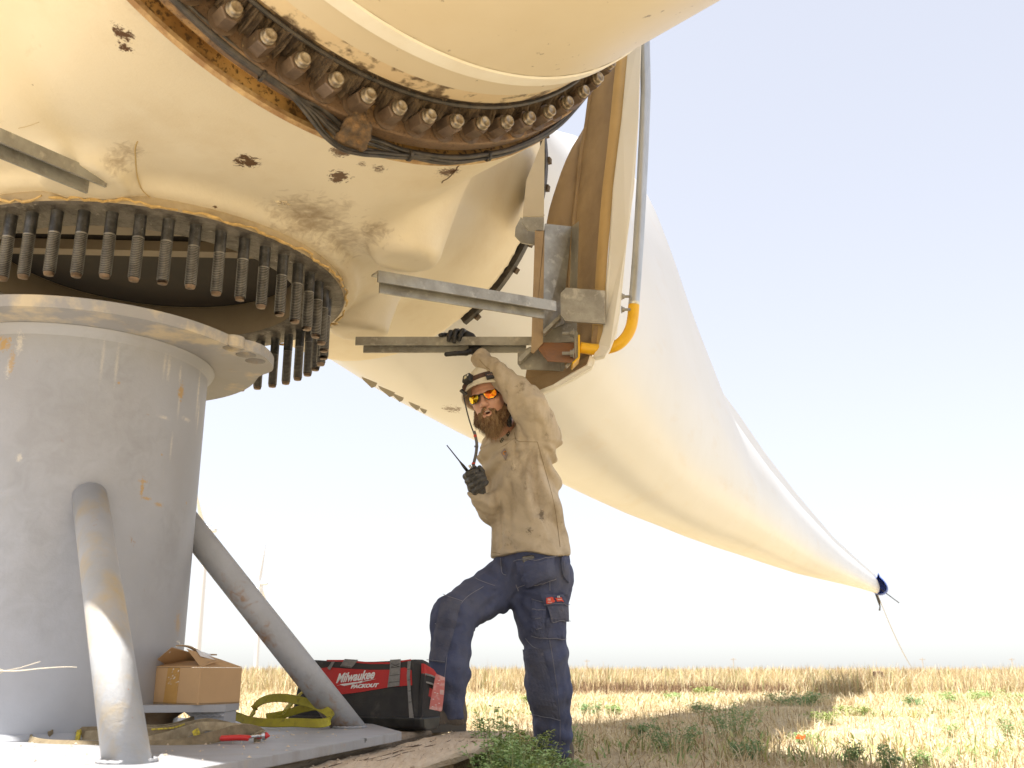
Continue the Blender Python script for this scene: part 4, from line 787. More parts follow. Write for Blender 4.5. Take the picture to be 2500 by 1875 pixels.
pd_ = unit2 = np.array([.515, 2.89]) / np.linalg.norm([.515, 2.89]); ps_ = np.array([pd_[1], -pd_[0]])
for i in range(11):
    s0 = rng.uniform(.7, 2.6); l = rng.uniform(.12, .7); u = rng.uniform(-.09, .11); q = np.array([-.62, 1.3]) + pd_ * s0 + ps_ * u; n = 9
    obj('grain_crack', tube([(*(q + pd_ * l * t + ps_ * .006 * sin(t * 7 + i)), .1545 + .0006 * sin(t * 9)) for t in np.linspace(0, 1, n)], .0012 * np.sin(np.linspace(.25, 2.9, n)) + .0003, 4), crack_m, mats_)
V = []; F = []
for i in range(420):
    if i < 260: s0 = rng.uniform(.8, 2.9); q = np.array([-.62, 1.3]) + pd_ * s0 + ps_ * rng.uniform(-.11, .11); zz_ = .157
    else: q = np.array([rng.uniform(-1.3, -.5), rng.uniform(2.2, 3.4)]); zz_ = .2015
    l = rng.uniform(.002, .012); w2 = rng.uniform(.001, .003); a = rng.uniform(0, 6.28); d1 = np.array([cos(a), sin(a)]) * l; d2 = np.array([-sin(a), cos(a)]) * w2; n0 = len(V)
    for u, v in ((-1, -1), (1, -1), (1, 1), (-1, 1)): V.append((*(q + d1 * u / 2 + d2 * v), zz_))
    V.append((*q, zz_ + w2 * 1.5)); F += [(n0, n0 + 1, n0 + 4), (n0 + 1, n0 + 2, n0 + 4), (n0 + 2, n0 + 3, n0 + 4), (n0 + 3, n0, n0 + 4)]
obj('wood_chips', (np.array(V), F), wood, kind='stuff', label='loose splinters and grit on the timbers and base plate', cat='grit')
# dry twig
tw = mat('pale_twig', (.62, .55, .42), rough=.8)
obj('dry_twig', join(tube(spline([at(-20, 1637, 2.3), at(40, 1638, 2.3), at(100, 1632, 2.3), at(160, 1628, 2.3), at(188, 1629, 2.3)], 20), np.linspace(.0016, .0005, 20), 4), tube([at(-10, 1630, 2.3), at(12, 1638, 2.3), at(50, 1630, 2.3), at(98, 1615, 2.3)], .0007, 4), tube([at(-10, 1650, 2.3), at(10, 1638, 2.3)], .0008, 4)), tw, label='thin pale dry twig in front of the column at the left edge', cat='twig')

# ------------------------------------------------------------------ carton
KB = mat('brown_cardboard', (.52, .325, .16), (.48, .30, .145), ns=4, rough=.75, bump=.1, bs=200, layers=[('noise', (.42, .26, .13), 7, .62, .75, .5)])
KI = mat('inner_cardboard', (.33, .23, .13), rough=.85); tapem = mat('amber_tape', (.50, .27, .06), (.44, .23, .05), ns=30, rough=.12, coat=.6, spec=.8, bump=.3, bs=60); clr = mat('crumpled_clear_tape', (.80, .76, .68), rough=.15, coat=.8)
n_ = at(483, 1717, 3.0); l_ = at(353, 1714, 3.13); r_ = at(585, 1713, 3.18); CZ = .2885; HT_ = .103
n0, l0, r0 = [np.array([*p[:2], CZ]) for p in (n_, l_, r_)]; b0 = l0 + r0 - n0; up = np.array([0, 0, 1.])
ctr = (n0 + b0) / 2; carton = thing('cardboard_box', 'brown cardboard box with half open top flaps resting on the grey bracket', 'box', tuple(ctr))
exl = (n0 - l0) / np.linalg.norm(n0 - l0); exr = (r0 - n0) / np.linalg.norm(r0 - n0); fl_n = -exr; fr_n = exl
def wall(a, b, t=.004): return polyplate([a, b, b + up * HT_, a + up * HT_], np.cross(b - a, up) / np.linalg.norm(b - a) * -1, t)
obj('wall', wall(l0, n0), KB, carton, recalc=True); obj('wall', wall(n0, r0), KB, carton, recalc=True); obj('wall', wall(r0, b0), KB, carton, recalc=True); obj('wall', wall(b0, l0), KB, carton, recalc=True)
obj('floor_panel', polyplate([n0 + up * .001, r0 + up * .001, b0 + up * .001, l0 + up * .001], up, .003), KI, carton)
T_ = up * (HT_ + .001)
obj('flap', polyplate([l0 + T_, n0 + T_, n0 + T_ + exr * .085 + up * .018 - exl * .005, l0 + T_ + exr * .085 + up * .016 + exl * .005], up, .003), KB, carton)
rg = up * .052
rid_a = (n0 + l0) / 2 + T_ + rg + exl * .0; rid_b = (r0 + b0) / 2 + T_ + up * .018 + exl * .01
obj('flap', polyplate([n0 + T_, r0 + T_, rid_b + exl * .015 + up * .004, rid_a + exl * .035 + exr * .015], -exl * .7 + up * .7, .003), KB, carton, label='right top flap with white shipping label')
obj('flap', polyplate([l0 + T_, b0 + T_, rid_b - exl * .0 + up * .004, rid_a - exl * .02 + up * .004], exl * .5 + up * .7, .003), KB, carton)
fa = n0 + T_; fb = r0 + T_; fc = rid_b + exl * .015 + up * .004; fd = rid_a + exl * .035 + exr * .015; nn = np.cross(fb - fa, fd - fa); nn /= np.linalg.norm(nn); nn *= np.sign(nn[2])
def fp(u, v): return (fa * (1 - u) + fb * u) * (1 - v) + (fd * (1 - u) + fc * u) * v + nn * .0065
obj('shipping_label', polyplate([fp(.16, .55), fp(.50, .42), fp(.62, .98), fp(.22, 1.0)], nn, .0008), mat('white_label', (.80, .80, .80), rough=.5), carton)
q = l0 + (n0 - l0) * .36; q2 = l0 + (n0 - l0) * .62
obj('packing_tape', polyplate([q + up * .004, q2 - exl * .003 + up * .002, q2 + up * HT_, q + exl * .008 + up * HT_], fl_n, .0009), tapem, carton)
for i in range(16):
    c_ = q + exl * (.012 + rng.uniform(0, .045)) + up * rng.uniform(.035, .10) + fl_n * .0012; s_ = rng.uniform(.002, .008); obj('tape_crinkle', polyplate([c_, c_ + exl * s_ + up * .002, c_ + exl * s_ * .6 + up * (.001 + s_ * .6)], fl_n, .0006), clr, carton)
cr_ = rid_a + np.array([0, 0, .004]); V = cr_ - exl * .03 + np.cumsum(rng.normal(0, .006, (26, 3)), 0); obj('torn_tape', (V, [(i, i + 1, i + 2) for i in range(24)]), clr, carton)
pl = [rid_a + exl * .02 + up * .01 + (rid_b - rid_a) * t + up * .004 * sin(t * 9) for t in np.linspace(-.05, .8, 14)]
obj('frayed_edge', ribbon(pl, exl, .016, .004), KI, carton)

# ------------------------------------------------------------------ slings
def sling_mat(nm, a, b, c): return mat(nm, a, b, ns=35, rough=.9, bump=.5, bs=260, layers=[('noise', c, 18, .6, .7, .6)])
tan_w = sling_mat('dirty_shaded_webbing', (.27, .21, .125), (.17, .13, .075), (.38, .31, .18)); yel_m = mat('yellow_sewn_mark', (.62, .50, .04), (.35, .27, .06), ns=200, rough=.8, lo=.45, hi=.55)
tan_l = sling_mat('lit_tan_webbing', (.42, .34, .22), (.28, .22, .13), (.5, .42, .26)); tsl = thing('lifting_sling', 'dirty olive tan webbing sling folded on the base plate behind the near leg', 'sling', (-1.0, 2.8, PZ))  # lighter and darker webbing copies paint the shading between overlapping straps
yw = mat('yellow_webbing', (.80, .70, .07), (.66, .56, .07), ns=25, rough=.8, bump=.8, bs=200, layers=[('noise', (.30, .22, .05), 30, .58, .68, .6)], wave=(80, 'X', 1))
def pts(L): return [at(*p) for p in L]
edge_t = mat('pale_selvedge', (.42, .36, .24), (.25, .2, .1), ns=90, rough=.9); edge_y = mat('dark_selvedge', (.22, .18, .04), (.4, .34, .06), ns=90, rough=.9)
def rb(L, wdir, wd=.045, th=.005, n=50, par=None, m=None, nm='strap', **kw):
    if nm == 'strap':
        A = spline(pts(L), n); Wd = spline(wdir, n) if isinstance(wdir, list) else np.broadcast_to(np.array(wdir, float), (n, 3)); T = np.gradient(A, axis=0); T /= np.linalg.norm(T, axis=1)[:, None]; Wd = Wd - T * (Wd * T).sum(1)[:, None]; Wd /= np.linalg.norm(Wd, axis=1)[:, None]
        for s in (-.5, .5): obj('strap_edge', tube(A + Wd * wd * s, .0014, 5), edge_y if m is yw else edge_t, par if par is not None else tsl)
    return obj(nm, ribbon(spline(pts(L), n), spline(wdir, n) if isinstance(wdir, list) else wdir, wd, th), m or tan_w, par if par is not None else tsl, **kw)
rb([(75, 1806, 2.86), (90, 1797, 2.90), (160, 1800, 2.92), (245, 1796, 2.9), (345, 1790, 2.92), (430, 1787, 3.0), (500, 1777, 3.0)], [(0, .2, 1), (0, .3, .9), (0, .5, .85), (0, .4, .9), (0, .35, .95)], .030, m=tan_l)
rb([(75, 1806, 2.86), (74, 1814, 2.8), (110, 1819, 2.75), (180, 1820, 2.72), (270, 1821, 2.70), (350, 1821, 2.70), (440, 1817, 2.70), (520, 1800, 2.74), (580, 1784, 2.8), (625, 1786, 2.85), (636, 1797, 2.85), (622, 1806, 2.8)], [(0, .2, 1), (.1, .5, .8), (0, .7, .6), (0, .7, .65), (0, .6, .7), (0, .45, .9), (.1, .5, .85), (0, .3, .9)], .030, .006)
rb([(345, 1790, 2.84), (400, 1786, 2.86), (450, 1776, 2.92), (505, 1765, 3.0), (545, 1770, 3.02), (575, 1782, 2.96)], [(0, .6, .8), (0, .5, .8), (.2, .6, .7), (0, .5, .8)], .024)
rb([(350, 1814, 2.74), (400, 1803, 2.78), (450, 1788, 2.84), (500, 1774, 2.9), (560, 1776, 2.88), (610, 1780, 2.86)], [(.1, .6, .7), (.3, .6, .6), (.2, .6, .7), (0, .6, .7)], .028, m=tan_l)
rb([(350, 1778, 2.95), (400, 1778, 2.98), (440, 1769, 3.02), (470, 1758, 3.05), (485, 1762, 3.06), (478, 1770, 3.04)], (0, .3, 1), .018)
rb([(120, 1800, 2.86), (150, 1790, 2.9), (240, 1787, 2.92)], (0, .5, .9), .03)
rb([(475, 1803, 2.735), (483, 1799, 2.737), (489, 1796, 2.742)], [(.0, .4, .9), (0, .4, .9)], .040, .009, 8, m=yel_m, nm='yellow_stitching')
rb([(186, 1800, 2.895), (195, 1799, 2.895)], (0, .4, .9), .038, .009, 6, m=yel_m, nm='yellow_stitching')
rb([(370, 1781, 2.83), (420, 1777, 2.85), (450, 1768, 2.91)], (0, .5, .9), .004, .003, 20, m=yel_m, nm='yellow_edge')
ysl = thing('lifting_sling', 'bright yellow webbing sling looped between the carton and the tool bag', 'sling', (-.85, 3.6, PZ))
rb([(558, 1745, 3.6), (580, 1750, 3.56), (610, 1760, 3.48), (660, 1765, 3.44), (720, 1764, 3.42), (775, 1766, 3.40), (800, 1762, 3.42), (808, 1750, 3.44), (800, 1738, 3.46), (770, 1722, 3.5), (730, 1710, 3.54), (690, 1704, 3.58), (655, 1706, 3.62), (630, 1717, 3.66), (618, 1735, 3.66), (616, 1748, 3.62)], [(0, .3, 1), (0, .4, .9), (0, .3, 1), (0, .2, 1), (.5, .3, .8), (0, .2, 1), (0, .2, 1), (.2, .2, 1), (.5, .2, .7)], .026, .006, 90, par=ysl, m=yw)
rb([(752, 1678, 3.92), (735, 1692, 3.84), (715, 1712, 3.74), (695, 1738, 3.66), (680, 1752, 3.6)], (.6, .2, .5), .034, .006, 30, par=ysl, m=yw)
rb([(770, 1724, 3.62), (735, 1731, 3.64), (690, 1745, 3.64), (650, 1752, 3.62)], (0, .3, 1), .026, .006, 20, par=ysl, m=yw)
# red handled tool tangled in the tan sling
red_m = mat('red_grip', (.62, .03, .025), rough=.35); stl = mat('bright_tool_steel', (.6, .58, .54), rough=.25, metal=.9)
tl = thing('hand_tool', 'red handled hand tool sticking out of the tan sling', 'tool', tuple(at(580, 1803, 2.74)))
obj('grip', tube(spline(pts([(537, 1803, 2.74), (560, 1802, 2.74), (585, 1801, 2.74), (605, 1802, 2.74), (608, 1803, 2.74)]), 20), [.004] + [.0095] * 18 + [.003], 10, flat=.8), red_m, tl, smooth=True)
obj('grip', tube(pts([(628, 1799, 2.80), (645, 1797, 2.80), (650, 1797, 2.80)]), .006, 8), red_m, tl); obj('collar', tube(pts([(641, 1797, 2.80), (649, 1796, 2.80)]), .011, 10), stl, tl)
obj('red_tip', tube(pts([(649, 1796, 2.80), (652, 1796, 2.8), (659, 1797, 2.8)]), [.010, .008, .001], 10), red_m, tl, smooth=True)
obj('steel_shank', tube(pts([(605, 1800, 2.76), (628, 1797, 2.79), (642, 1797, 2.80)]), .004, 8), stl, tl)

# ------------------------------------------------------------------ tool bag
bo = np.array([-.352, 3.80, .174]); be = np.array([-.93, .37, 0]); be /= np.linalg.norm(be); bgd = np.array([.37, .93, 0]); bgd /= np.linalg.norm(bgd)
def BG(s, g, h): return bo + be * s + bgd * g + up * h
bk = mat('black_ballistic_cloth', (.028, .027, .027), (.045, .043, .04), ns=10, rough=.75, bump=.3, bs=300, layers=[('noise', (.20, .18, .15), 9, .60, .75, .4)]); rub = mat('black_rubber_base', (.02, .02, .02), (.05, .05, .045), ns=12, rough=.35)
rd = mat('red_bag_cloth', (.56, .028, .025), (.48, .03, .028), ns=12, rough=.6, bump=.2, bs=200); gw = mat('grey_webbing', (.26, .25, .235), (.20, .19, .18), ns=60, rough=.8, bump=.4, bs=300); wh = mat('white_print', (.82, .82, .8), rough=.5)
bag = thing('tool_bag', 'red and black jobsite tool bag with white lettering behind the slanted leg', 'tool bag', tuple(BG(.25, .1, 0)))
def rsec(s, g0, g1, h0, h1, t0, t1, n=10, dz=0):
    P = []
    for g, h in ((g0, h0), (t0, h1 - .012), (t0 + .01, h1), (t1 - .01, h1), (t1, h1 - .012), (g1, h0)): P.append(BG(s, g, h + (dz if h > h0 else 0)))
    return np.array(P)
def sag(s): u = s / .52; return -.010 * sin(pi * u)
secs = [rsec(s, 0 + e * .3, .16 - e * .3, .035, .252 - e * 1.0, .03 + e, .125 - e, dz=sag(s)) for s, e in ((-.012, .035), (.0, .012), (.03, 0), (.1, 0), (.2, 0), (.3, 0), (.4, 0), (.49, 0), (.52, .012), (.535, .035))]
V, F = loft(secs); F += [tuple(range(6))[::-1], tuple(range(len(V) - 6, len(V)))]; o_ = obj('bag_body', (V, F), bk, bag, smooth=False, recalc=True); bv = o_.modifiers.new('b', 'BEVEL'); bv.width = .006; bv.segments = 2
secs = [np.array([BG(s, g, h) for g, h in ((.02 + e, 0), (0 + e, .012), (-.006 + e, .046), (.166 - e, .046), (.16 - e, .012), (.14 - e, 0))]) for s, e in ((-.03, .02), (-.022, .004), (0, 0), (.52, 0), (.54, .004), (.548, .02))]
V, F = loft(secs); F += [tuple(range(6))[::-1], tuple(range(len(V) - 6, len(V)))]; o_ = obj('rubber_base', (V, F), rub, bag, recalc=True); bv = o_.modifiers.new('b', 'BEVEL'); bv.width = .005; bv.segments = 2
fn = np.cross(BG(1, 0, .035) - BG(0, 0, .035), BG(0, .035, .24) - BG(0, 0, .035)); fn /= np.linalg.norm(fn); fn = fn if fn[1] < 0 else -fn
P0 = BG(0, 0, .035)
def K(x, y, off=.002):
    d = ray(700 + .2034 * x, 1550 + .2034 * y); o = np.array([0, 0, CAMZ]); return o + d * (((P0 + fn * off) - o) @ fn / (d @ fn))
def kp(name, L, m, off=.002, th=.0015, **kw): return obj(name, polyplate([K(x, y, off) for x, y in L], fn, th), m, bag, **kw)
kp('red_panel', [(300, 420), (500, 388), (700, 405), (1000, 420), (1240, 418), (1400, 395), (1500, 370), (1505, 605), (1240, 628), (900, 685), (750, 705), (400, 735), (240, 660)], rd, .002, .002)
kp('red_piping', [(480, 300), (700, 300), (1000, 328), (1230, 330), (1490, 292), (1495, 308), (1235, 350), (1000, 350), (700, 325), (480, 318)], rd, .004)
kp('zip_flap', [(440, 325), (700, 330), (1000, 352), (1235, 352), (1450, 318), (1450, 352), (1235, 418), (1000, 418), (700, 402), (500, 385), (440, 365)], mat('dark_zip_cloth', (.045, .04, .038), rough=.8), .003)
kp('strap_loop', [(700, 290), (860, 300), (780, 400), (645, 378)], gw, .006, .003); kp('strap_loop', [(1245, 300), (1370, 293), (1355, 612), (1212, 632), (1240, 420)], gw, .006, .003)
kp('edge_strap', [(545, 322), (580, 322), (520, 425), (490, 400)], gw, .006, .002); kp('edge_strap', [(1455, 318), (1490, 312), (1480, 500), (1495, 750), (1525, 1000), (1475, 1000), (1460, 750), (1445, 500)], gw, .006, .003)
for a, b, c_, d_ in [(1250, 395, 1360, 382), (1235, 488, 1355, 476), (1230, 570, 1352, 560), (1450, 415, 1484, 408), (1450, 543, 1482, 538), (1458, 675, 1490, 672), (1465, 808, 1500, 804), (1255, 345, 1355, 385), (1255, 385, 1355, 345), (660, 372, 800, 392)]:
    kp('stitching', [(a, b - 3), (c_, d_ - 3), (c_, d_ + 3), (a, b + 3)], rub, .0095, .0006)
xb = K(1000, 500) - K(900, 512); xb /= np.linalg.norm(xb); yb = np.cross(fn, xb)
text3d('lettering', 'Milwaukee', Mcols(xb, yb, fn, K(590, 575, .0045)), .047, wh, bag, shear=.45, sx=.80, bold=.0013)
text3d('lettering', 'PACKOUT', Mcols(*(lambda x_: (x_, np.cross(fn, x_), fn))((K(1100, 620) - K(800, 636)) / np.linalg.norm(K(1100, 620) - K(800, 636))), K(768, 640, .0045)), .0175, wh, bag, shear=.3, sx=1.38, bold=.001)
kp('lightning_logo', [(1075, 528), (940, 548), (945, 552), (870, 588), (885, 575), (690, 612), (640, 600), (600, 612), (660, 590), (840, 565), (830, 572), (920, 545), (900, 562)], wh, .0045, .0006)
kp('red_end', [(1600, 335), (1700, 400), (1755, 480), (1610, 440)], rd, -.03, .03) if 0 else None
obj('end_pocket', join(polyplate([BG(-.006, .03, .235), BG(-.02, .08, .215), BG(-.035, .135, .165), BG(-.03, .15, .10), BG(-.02, .12, .10), BG(-.008, .03, .13)], -be, .012)), rd, bag)
obj('end_panel', polyplate([BG(-.008, .01, .045), BG(-.012, .155, .045), BG(-.025, .15, .15), BG(-.01, .05, .17), BG(-.006, .03, .2)], -be, .014), bk, bag)
obj('end_handle', ribbon(spline([BG(-.01, .03, .185), BG(-.03, .06, .178), BG(-.045, .11, .160), BG(-.035, .15, .14)], 12), up, .03, .004), bk, bag)
obj('handle_trim', join(*[ribbon(spline([BG(-.013, .03, .185 + dz), BG(-.033, .06, .178 + dz), BG(-.048, .11, .160 + dz)], 12), up, .006, .004) for dz in (.014, -.014)]), gw, bag)
tg = mat('faded_red_tag', (.66, .20, .18), (.72, .42, .38), ns=25, rough=.6, lo=.5, hi=.6)
tag_ = obj('warning_tag', polyplate([at(1064, 1646, 3.84), at(1067, 1646, 3.84), at(1086, 1654, 3.84), at(1084, 1690, 3.84), at(1079, 1734, 3.84), at(1076, 1737, 3.84), at(1048, 1731, 3.84), at(1051, 1710, 3.84)], (.3, 1, 0), .002), tg, label='faded red tag hanging from the end of the tool bag', cat='tag')
wp = mat('tag_white_print', (.8, .75, .72), rough=.6)
for i in range(4): obj('tag_print', polyplate([at(1074 + .5 * 0, 1684 + 3 * i, 3.836), at(1083, 1685 + 3 * i, 3.836), at(1083, 1686.4 + 3 * i, 3.836), at(1074, 1685.4 + 3 * i, 3.836)], (0, 1, 0), .001), wp, tag_)
for x, y in ((1060, 1690), (1066, 1692), (1056, 1706), (1062, 1720), (1070, 1716), (1054, 1724), (1064, 1730), (1070, 1660), (1068, 1668)): obj('tag_print', polyplate([at(x, y, 3.836), at(x + 4, y + .6, 3.836), at(x + 4, y + 2, 3.836), at(x, y + 1.4, 3.836)], (0, 1, 0), .001), wp, tag_)
# ------------------------------------------------------------------ the worker
def unit(v): v = np.array(v, float); return v / np.linalg.norm(v)
skin = mat('sunburnt_skin', (.68, .38, .26), (.60, .31, .20), ns=30, rough=.5, lo=.4, hi=.7, bump=.1, bs=400)
skin.node_tree.nodes['Principled BSDF'].inputs['Subsurface Weight'].default_value = .08; skin.node_tree.nodes['Principled BSDF'].inputs['Subsurface Radius'].default_value = (.01, .004, .002)
shirt_m = mat('tan_work_shirt', (.56, .47, .345), (.47, .385, .27), ns=5, rough=.9, bump=.35, bs=35, lo=.42, hi=.68, layers=[('noise', (.25, .19, .125), 6, .50, .70, .7), ('noise', (.16, .12, .08), 18, .63, .72, .6, (1, 1, .7)), ('noise', (.07, .05, .035), 40, .68, .74, .8), ('spot', (.27, .20, .13), tuple(at(1302, 1150, 4.1)), .10, 9, .5, 1.2, (1.6, 1, .5)), ('spot', (.12, .09, .06), tuple(at(1295, 1296, 4.12)), .02, 60, .8, .5), ('spot', (.12, .09, .06), tuple(at(1345, 1278, 4.12)), .018, 60, .8, .5), ('spot', (.12, .09, .06), tuple(at(1322, 1258, 4.12)), .022, 60, .8, .5, (1.5, 1, .6)), ('spot', (.12, .09, .06), tuple(at(1263, 945, 4.0)), .012, 60, .9, .5), ('spot', (.12, .09, .06), tuple(at(1220, 1250, 4.15)), .015, 60, .8, .5), ('spot', (.52, .44, .33), tuple(at(1205, 1130, 4.15)), .12, 6, .7, .9)])
jean_m = mat('navy_work_cloth', (.072, .086, .16), (.11, .12, .175), ns=7, rough=.9, bump=.35, bs=60, lo=.42, hi=.7, layers=[('noise', (.13, .13, .14), 5, .60, .8, .55), ('noise', (.03, .035, .06), 18, .62, .72, .5)])
jean_w = mat('faded_knee_cloth', (.115, .122, .17), (.075, .084, .135), ns=12, rough=.9, bump=.4, bs=70, lo=.4, hi=.65, layers=[('noise', (.22, .21, .22), 13, .62, .78, .6)])
thr = mat('pale_thread', (.24, .24, .28), rough=.9); glove_k = mat('black_nitrile_glove', (.018, .017, .016), (.03, .028, .026), ns=60, rough=.42, bump=.3, bs=300); glove_g = mat('grey_nitrile_glove', (.075, .072, .066), (.055, .052, .048), ns=50, rough=.55, bump=.3, bs=300)
helm_m = mat('ivory_helmet', (.78, .72, .58), (.70, .63, .48), ns=8, rough=.4, layers=[('noise', (.45, .36, .22), 22, .64, .75, .5)])
black = mat('black_plastic', (.022, .021, .02), rough=.4); strap_m = mat('grey_strap', (.16, .155, .15), (.11, .105, .1), ns=60, rough=.85)
beard_m = mat('reddish_brown_beard', (.20, .105, .05), (.42, .27, .14), ns=26, rough=.75, bump=1, bs=130, stretch=(2, 2, .6), lo=.38, hi=.62)
beard_d = mat('dark_beard', (.12, .06, .03), (.2, .11, .06), ns=30, rough=.75); boot_m = mat('dusty_boot_leather', (.16, .13, .10), (.11, .09, .07), ns=14, rough=.8, bump=.5, bs=80); sole_m = mat('boot_sole', (.10, .09, .075), rough=.9)

Hf = unit((-.36, -.92, -.10)); Hu = np.array([-.20, .02, .98]); Hu = unit(Hu - Hf * (Hu @ Hf)); Hr = np.cross(Hu, Hf); H0 = at(1200, 978, 4.15); HR = np.stack([Hr, Hf, Hu])
def hd(r, f_, u): return H0 + Hr * r + Hf * f_ + Hu * u
def head_sdf(P):
    d = ell(P, hd(0, -.005, .035), (.078, .098, .095), HR)
    d = sm(d, ell(P, hd(0, .035, -.04), (.062, .058, .075), HR), .03)
    d = sm(d, ell(P, hd(0, .052, -.085), (.040, .036, .034), HR), .03)
    for s in (-1, 1):
        d = sm(d, ell(P, hd(.036 * s, .066, -.022), (.024, .018, .018), HR), .02)      # cheek
        d = sm(d, cap(P, hd(.012 * s, .092, .022), hd(.052 * s, .074, .020), .010, .008), .014)   # brow
        d = smax(d, -ell(P, hd(.032 * s, .098, .002), (.018, .014, .010), HR), .012)   # eye socket
        d = sm(d, ell(P, hd(.031 * s, .079, .002), (.012, .012, .011), HR), .004)      # eyeball
        e = ell(P, hd(.080 * s, -.012, -.012), (.011, .020, .034), HR); e = smax(e, -ell(P, hd(.090 * s, -.006, -.010), (.008, .011, .021), HR), .006); d = sm(d, e, .008)
        d = sm(d, ell(P, hd(.012 * s, .102, -.036), (.009, .010, .008), HR), .008)      # nostril wing
        d = smax(d, -ell(P, hd(.008 * s, .108, -.044), (.004, .005, .004), HR), .003)
    d = sm(d, cap(P, hd(0, .090, .008), hd(0, .112, -.032), .008, .0115), .012)        # nose
    d = sm(d, ell(P, hd(0, .088, -.056), (.026, .012, .007), HR), .008); d = sm(d, ell(P, hd(0, .084, -.080), (.022, .012, .007), HR), .008)
    d = smax(d, -ell(P, hd(0, .094, -.067), (.020, .020, .0085), HR), .004)            # open mouth
    d = sm(d, cap(P, hd(0, -.02, -.06), at(1238, 1078, 4.24), .056, .062), .03)
    return d
LM = {}
def P_(px, py, y): return at(px, py, y)
def torso_core(P):
    d = cap(P, P_(1262, 1110, 4.26), P_(1300, 1370, 4.28), .10, .10)
    for a, b, r0, r1 in ((P_(1262, 1090, 4.26), P_(1238, 1075, 4.24), .06, .05), (P_(1318, 1050, 4.16), P_(1285, 980, 4.03), .045, .04), (P_(1285, 980, 4.03), P_(1172, 876, 4.13), .036, .014), (P_(1262, 1095, 4.26), P_(1318, 1055, 4.16), .06, .05), (P_(1262, 1095, 4.26), P_(1208, 1110, 4.36), .06, .05), (P_(1208, 1110, 4.36), P_(1210, 1262, 4.34), .045, .04), (P_(1210, 1262, 4.34), P_(1174, 1215, 4.18), .036, .014),
                         (P_(1275, 1390, 4.33), P_(1110, 1505, 4.15), .08, .055), (P_(1110, 1505, 4.15), P_(1098, 1735, 4.12), .055, .035), (P_(1340, 1390, 4.24), P_(1335, 1600, 4.3), .08, .055), (P_(1335, 1600, 4.3), P_(1345, 1840, 4.43), .055, .035)):
        d = sm(d, cap(P, a, b, r0, r1), .03)
    return d
hv = nets(head_sdf, H0 - (.16, .17, .21), H0 + (.17, .17, .16), .0032); bvv = nets(torso_core, P_(1250, 1900, 4.25) * (0, 0, 1) + (-.6, 3.8, -.02), (.55, 4.7, 1.95), .014)
fv = np.concatenate([hv[0], bvv[0]]); ff = np.concatenate([hv[1], bvv[1] + len(hv[0])])
person = obj('person', (fv, ff), skin, smooth=True, label='bearded worker in ivory helmet and mirrored glasses reaching up to the lower beam', cat='person')
person.data.update()

